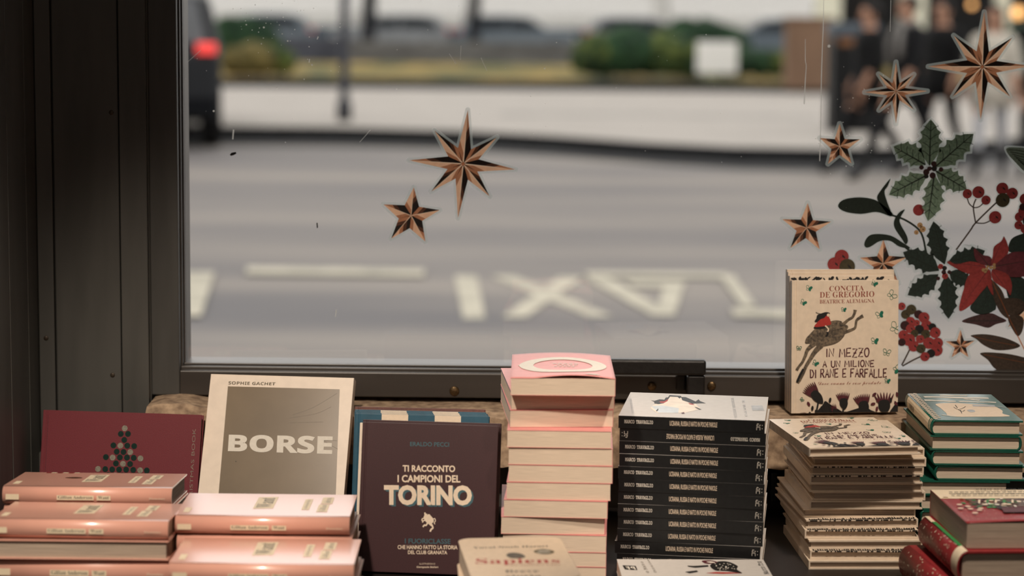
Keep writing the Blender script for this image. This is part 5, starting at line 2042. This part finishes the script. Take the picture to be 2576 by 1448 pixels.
bush('tall dark green bush right behind the dark car', 500, 690, 38, 172, [HEDGED, HEDGED], 1, 6, None, .7)
bush('low yellowing bush on the grass right of the tail lamp', 560, 735, 108, 192, [HEDGEY, HEDGE], 2, 6)
bush('long green clipped bush behind the white sign', 1450, 1770, 74, 196, [HEDGED, HEDGE, HEDGE], 3, 10)
bush('green bush between the white sign and the brown cabinet', 1800, 1990, 118, 196, [HEDGED, HEDGE], 4, 6)
bush('dark green rounded bush at the back above the white sign', 1660, 1860, 46, 166, [HEDGED, HEDGED], 5, 6, None, 1.0, .003)
bush('bush at far right behind the pale-coated walker', 2500, 2760, 60, 215, [HEDGED, HEDGE], 6, 6)

# white sign on two legs
p = at_Y(1803, 185, 42.6)
sg = thing('sign', 'blank white square sign panel in front of the clipped bush', 'sign', (p.x, 42.6, KH + .145))
w2 = 51 / FPX * 42.6
zt_, zb_ = at_Y(1803, 105, 42.6).z - KH - .145, p.z - KH - .145
obj('panel', boxes((-w2, w2, -.02, .02, zb_, zt_)), SIGNW, sg, bevel=.03)
for s in (-1, 1):
    bm = BM()
    tube(bm, [(s * w2 * .7, .04, 0), (s * w2 * .7, .04, zt_ * .9)], .02, 8)
    obj('leg', bm, STEEL, sg)

# low grey wall and planter edge behind the grass
wl = at_Y(880, 180, 57)
wr = at_Y(1470, 180, 57)
struct('wall_low', boxes((at_Y(865, 180, 57).x, wr.x, 57, 57.5, 0, .80), (at_Y(1100, 180, 57).x, wr.x + 2, 56.4, 57, 0, .42)), WALLG, bevel=.03)
bm = BM()
for (x0, x1, y0, y1) in ((700, 865, 95, 180), (1040, 1300, 150, 180)):
    a, b = at_Y(x0, y1, 59), at_Y(x1, y0, 59)
    box(bm, a.x, b.x, 59, 60, 0, b.z)
struct('wall_far_low', bm, mat('slate_grey_wall', (92, 94, 102), .85, .3, 1.0))


# cars
def car(label, loc, rot, paint_m, group=None, scale=1.0, lamp=None, hatch=None):
    c = thing('car', label, 'car', loc, (0, 0, rot), group)
    W2 = .86 * scale
    prof = [(-2.1, .32), (-2.12, .62), (-2.05, .92), (-1.15, 1.02), (-.45, 1.46), (.3, 1.54), (1.3, 1.52), (1.72, 1.42), (2.02, .98), (2.12, .88), (2.14, .50), (2.06, .30)]
    prof = [(x * scale, z * scale) for x, z in prof]

    def hull(pts, w, inset=0.0, zi=0.0):
        bm = BM()
        rings = []
        for s, y in ((-1, -w), (-1, -w + .08), (1, w - .08), (1, w)):
            k = .965 if abs(y) == w else 1.0
            cx, cz = 0, .8 * scale
            rings.append([bm.verts.new((cx + (x - cx) * k, y * (1 - .16 * max(0, (z - .95 * scale))), cz + (z - cz) * k)) for x, z in pts])
        for a, b in zip(rings, rings[1:]):
            for i in range(len(pts)):
                bm.faces.new((a[i], a[(i + 1) % len(pts)], b[(i + 1) % len(pts)], b[i]))
        bm.faces.new(rings[0])
        bm.faces.new(rings[-1])
        return bm
    obj('body', hull(prof, W2), paint_m, c, smooth=False, bevel=.03)
    # side windows, windscreen, rear window
    for s in (-1, 1):
        bm = BM()
        for poly in (((-1.0, 1.03), (-.42, 1.40), (.28, 1.46), (.28, 1.03)), ((.36, 1.03), (.36, 1.46), (1.2, 1.44), (1.62, 1.30), (1.72, 1.03))):
            vs = [(x * scale, s * (W2 + .012) * (1 - .16 * max(0, (z - .95) * scale)), z * scale) for x, z in poly]
            vs2 = [(x, y - s * .02, z) for x, y, z in vs]
            A, B = [bm.verts.new(v) for v in vs], [bm.verts.new(v) for v in vs2]
            bm.faces.new(A)
            for i in range(4):
                bm.faces.new((A[i], A[(i + 1) % 4], B[(i + 1) % 4], B[i])) if False else None
        bmesh.ops.solidify(bm, geom=bm.faces[:], thickness=.01)
        obj('side_window', bm, CARGLASS, c)
    for (xa, za, xb, zb, nm, mm) in ((-1.12, 1.05, -.50, 1.43, 'windscreen', CARGLASS), (2.03, 1.0, 1.76, 1.39, 'rear_window', hatch or CARGLASS)):
        sx = -.012 if xa < 0 else .012
        bm = BM()
        vs = [bm.verts.new(v) for v in ((xa * scale + sx, -W2 * .84, za * scale), (xa * scale + sx, W2 * .84, za * scale), (xb * scale + sx, W2 * .76, zb * scale + .01), (xb * scale + sx, -W2 * .76, zb * scale + .01))]
        bm.faces.new(vs)
        bmesh.ops.solidify(bm, geom=bm.faces[:], thickness=.01)
        obj(nm, bm, mm, c)
    for sx in (-1.32, 1.32):
        for sy in (-1, 1):
            bm = BM()
            R, yy = .32 * scale, sy * (W2 - .08)
            ring = [(.5, .11), (.93, .11), (1.0, .07), (1.0, -.07), (.93, -.11), (.5, -.11)]
            N = 22
            vs = [[bm.verts.new((sx * scale + R * r * math.cos(2 * math.pi * k / N), yy + o, R + R * r * math.sin(2 * math.pi * k / N))) for r, o in ring] for k in range(N)]
            for k in range(N):
                for i in range(5):
                    bm.faces.new((vs[k][i], vs[k][i + 1], vs[(k + 1) % N][i + 1], vs[(k + 1) % N][i]))
            wl_ = obj('wheel', bm, RUBBER, c, smooth=True)
            bm = BM()
            tube(bm, [(sx * scale, yy - .09, R), (sx * scale, yy + .09, R)], R * .62, 18)
            obj('rim', bm, CARSILV, wl_)
    for s in (-1, 1):
        bm = BM()
        box(bm, 1.98 * scale, 2.16 * scale, s * W2 * .84 - .11, s * W2 * .84 + .11, .90 * scale, 1.00 * scale)
        obj('tail_lamp', bm, lamp or REDINK, c, bevel=.02)
        bm = BM()
        box(bm, -2.14 * scale, -2.0 * scale, s * W2 * .72 - .14, s * W2 * .72 + .14, .66 * scale, .80 * scale)
        obj('head_lamp', bm, PALE, c, bevel=.02)
    return c


rp = at_z(490, 388, 0)
car('dark car at the left behind the window frame, its red tail lamp lit', (at_Y(556, 300, 24.0).x - 1.56, 26.7, 0), R_(-79), CARDARK, None, 1.22, TAIL, CARGLASSL)
for k, (px, m, r) in enumerate(((640, CARBLUE, 2), (985, CARSILV, 0), (1300, CARBLUE, 180), (1620, CARSILV, 180), (1950, CARBLUE, 0))):
    labs = ['slate blue car parked far back left of the pole', 'grey car parked far back, between the pole and the second tree trunk', 'slate blue car parked far back above the low grey wall', 'grey car parked far back left of the clipped bush', 'slate blue car parked far back left of the brown cabinet']
    p = at_Y(px, 60, 76)
    car(labs[k], (p.x, 76, 0), R_(r), m, 'cars parked far back', .97)

# tree trunks by the parked cars
for k, (px, wpx) in enumerate(((925, 38), (1190, 30))):
    p = at_Y(px, 60, 70)
    wd = wpx / FPX * 70 / 2
    t = thing('tree', ['dark tree trunk right of the lamp pole, far back', 'thinner dark tree trunk above the big copper star, far back'][k], 'tree', (p.x, 70, 0))
    bm = BM()
    tube(bm, [(0, 0, 0), (.02, 0, .5), (.03, 0, 1.4), (.10, 0, 2.4), (.14, 0, 3.6)], [wd * 1.3, wd, wd * .95, wd * .85, wd * .7], 12)
    obj('trunk', bm, BARK, t, smooth=True)
    bm = BM()
    rnd = random.Random(k)
    for q in range(9):
        ret = bmesh.ops.create_icosphere(bm, subdivisions=2, radius=1, matrix=Matrix.Translation((rnd.uniform(-.6, .6), rnd.uniform(-.6, .6), rnd.uniform(3.8, 5.4))) @ Matrix.Diagonal((.9, .9, .7, 1)))
        for v in ret['verts']:
            v.co += Vector((rnd.uniform(-1, 1), rnd.uniform(-1, 1), rnd.uniform(-1, 1))) * .12
    obj('crown', bm, HEDGED, t)

# pale building with windows behind everything
bd = thing('building', 'long pale building front across the far side of the street', 'building', (-4, 96, 0))
obj('facade_wall', boxes((-26, 16.5, 0, 4, 0, 5.2)), PALEF, bd)
obj('roof_edge', boxes((-26.3, 16.8, -.5, 4.3, 5.2, 5.6)), WALLG, bd)
for k in range(12):
    x = -24.5 + k * 3.4
    fr = obj('window', boxes((x, x + 1.6, -.06, .02, 2.5, 4.2)), WALLG, bd)
    obj('pane', boxes((x + .12, x + 1.48, -.09, -.05, 2.62, 4.08)), CARGLASS, fr)
obj('plinth', boxes((-26, 16.5, -.2, 0, 0, .9)), mat('blue_grey_plinth', (96, 108, 118), .8, .2, .6), bd)

# added white canopies, sloped to catch sky light, on thin steel posts
for k, (pa_, pb_) in enumerate(((500, 905), (945, 1170), (1212, 1640), (1690, 2060))):
    a, b = at_Y(pa_, 40, 84), at_Y(pb_, 40, 84)
    ca = thing('market_canopy', ['white market canopy far back above the slate blue car by the pole', 'white market canopy between the two tree trunks', 'white market canopy above the low grey wall', 'white market canopy above the white sign'][k], 'canopy', (a.x, 84, 0), (0, 0, 0), 'white market canopies')
    L = b.x - a.x
    bm = BM()
    vs = [bm.verts.new(p) for p in ((0, 0, 1.48), (L, 0, 1.48), (L, 3.6, 3.3), (0, 3.6, 3.3))]
    bm.faces.new(vs)
    bmesh.ops.solidify(bm, geom=bm.faces[:], thickness=.03)
    obj('fabric_roof', bm, SIGNW, ca)
    for x in (.05, L - .05):
        for y, h in ((.05, 1.5), (3.55, 3.2)):
            bm = BM()
            tube(bm, [(x, y, 0), (x, y, h)], .03, 8)
            obj('post', bm, STEEL, ca)

# dark shop front at the right with lit lamps
sfx = at_Y(2085, 60, 58).x
sf = thing('shop_front', 'dark shop front with warm lamps at the upper right', 'building', (sfx, 58, 0))
obj('front_wall', boxes((0.0, 9, 0, 3, 0, 4.2)), DARKF, sf)
obj('fascia', boxes((-.1, 9.1, -.4, 0, 2.6, 3.2)), DARKF, sf)
for (x0, x1, y0, y1) in ((2262, 2334, -60, 72), (2500, 2545, -60, 90), (2050, 2120, -80, 52)):
    a, b = at_Y(x0, y1, 57.9), at_Y(x1, y0, 57.9)
    obj('lit_panel', boxes((a.x - sfx, b.x - sfx, -.06, -.01, a.z, min(b.z, 2.5))), PANELW, sf)
for (x, y, r) in ((2187, 22, .15), (2377, 22, .10), (2561, 32, .15), (2445, 12, .08)):
    a = at_Y(x, y, 57.6)
    bm = BM()
    ball(bm, (a.x - sfx, -.4, a.z), r, 0, 14)
    obj('lamp_globe', bm, LAMPO, sf, smooth=True)

# brown cabinet and dark bin beside the pavement
a, b = at_Y(1978, 240, 40.2), at_Y(2098, 50, 40.2)
cb = thing('utility_cabinet', 'brown boarded cabinet standing on the verge left of the dark bin', 'cabinet', ((a.x + b.x) / 2, 40.2, KH))
hw = (b.x - a.x) / 2
obj('body', boxes((-hw, hw, 0, .6, .08, b.z - KH)), BROWNBOX, cb, bevel=.02)
obj('plinth', boxes((-hw + .03, hw - .03, .03, .57, 0, .08)), KERB, cb)
obj('lid', boxes((-hw - .04, hw + .04, -.04, .64, b.z - KH, b.z - KH + .05)), BROWNBOX, cb, bevel=.01)
a, b = at_Y(2090, 330, 27.0), at_Y(2212, 60, 27.0)
bn = thing('litter_bin', 'tall dark litter bin with a brown band, behind the five-pointed star', 'bin', ((a.x + b.x) / 2, 27.0, KH))
hw = (b.x - a.x) / 2
H = b.z - KH
obj('body', boxes((-hw, hw, 0, 2 * hw, 0, H * .86)), DARKF, bn, bevel=.03)
obj('brown_band', boxes((-hw * .75, hw * .75, -.012, .02, H * .80, H * .87)), mat('orange_brown_band', (150, 104, 70), .6, .1, 9), bn)
obj('hood', boxes((-hw - .02, hw + .02, -.02, 2 * hw + .02, H * .88, H)), mat('blue_grey_metal', (96, 106, 116), .5, .1, 9), bn, bevel=.03)

# ================================================================== PEOPLE WALKING PAST
SKIN = mat('skin', (206, 158, 132), 0.6, 0.08, 20)
HAIRD = mat('dark_hair', (34, 28, 26), 0.6, 0.2, 60)
COATD = mat('dark_navy_coat', (17, 18, 22), 0.8, 0.2, 12)
COATB = mat('black_jacket', (15, 16, 18), 0.8, 0.2, 12)
COATW = mat('pale_cream_coat', (222, 214, 200), 0.8, 0.08, 10)
SCARF = mat('grey_scarf_wool', (150, 146, 142), 0.9, 0.15, 30)
JEANSP = mat('pale_jeans', (206, 206, 210), 0.8, 0.08, 15)
TROUD = mat('dark_trousers', (18, 19, 23), 0.8, 0.2, 12)
SHOE = mat('dark_shoe', (24, 24, 26), 0.6, 0.1, 20)
LIP = mat('lip', (150, 76, 72), 0.5, 0.05, 20)


def person(label, loc, rot, jacket, trouser, hair, stride=.30, arm=.18, coat=None, scarf=False, height=1.72, long_hair=False):
    s = height / 1.72
    root = thing('person', label, 'person', loc, (0, 0, rot))
    V, E, Rd, Part = [], [], [], []

    def node(p, r, par=None, tagp='top'):
        V.append(Vector(p) * s)
        Rd.append((r[0] * s, r[1] * s) if isinstance(r, tuple) else (r * s, r * s))
        Part.append(tagp)
        if par is not None:
            E.append((par, len(V) - 1))
        return len(V) - 1
    pel = node((0, 0, .94), (.155, .115), None, 'leg')
    wai = node((0, 0, 1.08), (.14, .105), pel)
    che = node((0, -.01, 1.28), (.165, .12), wai)
    sho = node((0, 0, 1.42), (.13, .095), che)
    nek = node((0, -.01, 1.50), .055, sho, 'skin')
    hd0 = node((0, -.02, 1.57), (.072, .088), nek, 'skin')
    hd1 = node((0, -.025, 1.66), (.072, .09), hd0, 'skin')
    node((0, -.02, 1.70), (.05, .06), hd1, 'skin')
    for sx, sg in ((-1, 1), (1, -1)):
        d = stride * sg
        hip = node((sx * .09, 0, .88), .095, pel, 'leg')
        kn = node((sx * .10, -d * .55 - .03, .49), .062, hip, 'leg')
        an = node((sx * .10, -d + (.10 if sg < 0 else 0), .10 + (.05 if sg < 0 else 0)), .042, kn, 'shoe')
        ft = node((sx * .105, -d - .09 + (.10 if sg < 0 else 0), .045), (.045, .035), an, 'shoe')
        node((sx * .11, -d - .18 + (.10 if sg < 0 else 0), .035), (.042, .026), ft, 'shoe')
        sh = node((sx * .19, 0, 1.40), .062, sho)
        el = node((sx * .25, arm * sg * .5, 1.14), .050, sh)
        wr = node((sx * .25, arm * sg * .5 - .10, .93), .034, el, 'skin')
        pm = node((sx * .25, arm * sg * .5 - .13, .86), (.020, .040), wr, 'skin')
        for q, (dy, L) in enumerate(((-.030, .070), (-.011, .080), (.009, .076), (.027, .062))):
            f1 = node((sx * .25, arm * sg * .5 - .14 + dy, .86 - .045), .010, pm, 'skin')
            node((sx * .235, arm * sg * .5 - .15 + dy, .86 - .045 - L), .008, f1, 'skin')
        t1 = node((sx * .245, arm * sg * .5 - .175, .885), .011, wr, 'skin')
        node((sx * .240, arm * sg * .5 - .195, .84), .009, t1, 'skin')
    me = bpy.data.meshes.new('body')
    me.from_pydata([tuple(v) for v in V], E, [])
    tmp = bpy.data.objects.new('body', me)
    COL.objects.link(tmp)
    sk = tmp.modifiers.new('skin', 'SKIN')
    sk.branch_smoothing = .6
    lay = me.skin_vertices[0].data
    for i, r in enumerate(Rd):
        lay[i].radius = r
        lay[i].use_root = (i == 0)
    sb = tmp.modifiers.new('smooth', 'SUBSURF')
    sb.levels = sb.render_levels = 2
    bpy.context.view_layer.update()
    dg = bpy.context.evaluated_depsgraph_get()
    m2 = bpy.data.meshes.new_from_object(tmp.evaluated_get(dg))
    bpy.data.objects.remove(tmp)
    m2.name = 'body'
    for m in (SKIN, jacket, trouser, SHOE):
        m2.materials.append(m)
    idx = {'skin': 0, 'top': 1, 'leg': 2, 'shoe': 3}
    for p in m2.polygons:
        c = p.center
        k = min(range(len(V)), key=lambda i: (V[i] - c).length_squared)
        p.material_index = idx[Part[k]]
        p.use_smooth = True
    link(bpy.data.objects.new('body', m2), root)
    bm = BM()
    for sx in (-1, 1):
        ball(bm, Vector((sx * .030, -.106, 1.615)) * s, .010 * s, 1, 8)
        ball(bm, Vector((sx * .078, -.01, 1.60)) * s, .024 * s, 0, 8, (.4, .7, 1.2))
    ball(bm, Vector((0, -.118, 1.59)) * s, .016 * s, 0, 8, (.8, 1, 1.4))
    ball(bm, Vector((0, -.104, 1.555)) * s, .020 * s, 2, 8, (1.1, .4, .35))
    obj('face', bm, [SKIN, INK, LIP], root, smooth=True)
    bm = BM()
    ball(bm, Vector((0, .005, 1.655)) * s, .100 * s, 0, 16, (.92, 1.05, .92))
    if long_hair:
        ball(bm, Vector((0, .055, 1.53)) * s, .10 * s, 0, 14, (.95, .55, 1.5))
    for v in bm.verts:
        if v.co.y < -.045 * s and v.co.z < 1.665 * s:
            v.co.y = -.045 * s
    obj('hair', bm, hair, root, smooth=True)
    if coat:
        bm = BM()
        prev = None
        N = 20
        rings = []
        for (z, rx, ry, oy) in ((1.46, .10, .085, 0), (1.41, .20, .125, 0), (1.28, .205, .150, -.01), (1.08, .175, .135, 0), (.94, .195, .155, 0), (.72, .225, .19, 0)):
            rings.append([bm.verts.new((rx * s * math.cos(2 * math.pi * k / N), oy + ry * s * math.sin(2 * math.pi * k / N), z * s)) for k in range(N)])
        for a, b in zip(rings, rings[1:]):
            for k in range(N):
                bm.faces.new((a[k], a[(k + 1) % N], b[(k + 1) % N], b[k]))
        o = obj('coat', bm, coat, root, smooth=True)
        so = o.modifiers.new('cloth', 'SOLIDIFY')
        so.thickness = .015
    if scarf:
        bm = BM()
        tube(bm, [(.09 * s * math.cos(a), .075 * s * math.sin(a) - .01, (1.47 + .01 * math.sin(3 * a)) * s) for a in [2 * math.pi * k / 14 for k in range(15)]], .035 * s, 8)
        tube(bm, [(-.04 * s, -.10 * s, 1.45 * s), (-.07 * s, -.15 * s, 1.30 * s), (-.06 * s, -.15 * s, 1.08 * s)], [(.05 * s, .02 * s)] * 3, 8)
        tube(bm, [(.05 * s, -.10 * s, 1.45 * s), (.09 * s, -.15 * s, 1.30 * s), (.08 * s, -.15 * s, 1.15 * s)], [(.05 * s, .02 * s)] * 3, 8)
        obj('scarf', bm, SCARF, root, smooth=True)
    return root


def stand_at(px, py):
    p = at_z(px, py, 0)
    return (p.x, p.y, 0)


person('person in a dark coat and grey scarf striding past, behind the small eight-pointed star', stand_at(2272, 452), R_(-62), COATD, TROUD, HAIRD, .40, .2, COATD, True, 1.78)
person('person in a long black coat between the litter bin and the striding walker', stand_at(2178, 436), R_(-70), COATB, TROUD, HAIRD, .30, .15, COATB, False, 1.72)
person('person in a black jacket walking just left of the pale coat', stand_at(2360, 420), R_(-40), COATB, TROUD, HAIRD, .22, .15, COATB, False, 1.76)
person('person with dark hair in a pale cream coat and pale jeans, behind the big star', stand_at(2487, 446), R_(-20), COATW, JEANSP, HAIRD, .20, .12, COATW, False, 1.70, True)
person('person in dark clothes at the right edge, partly out of view', stand_at(2600, 440), R_(-15), COATD, TROUD, HAIRD, .25, .15, None, False, 1.78)
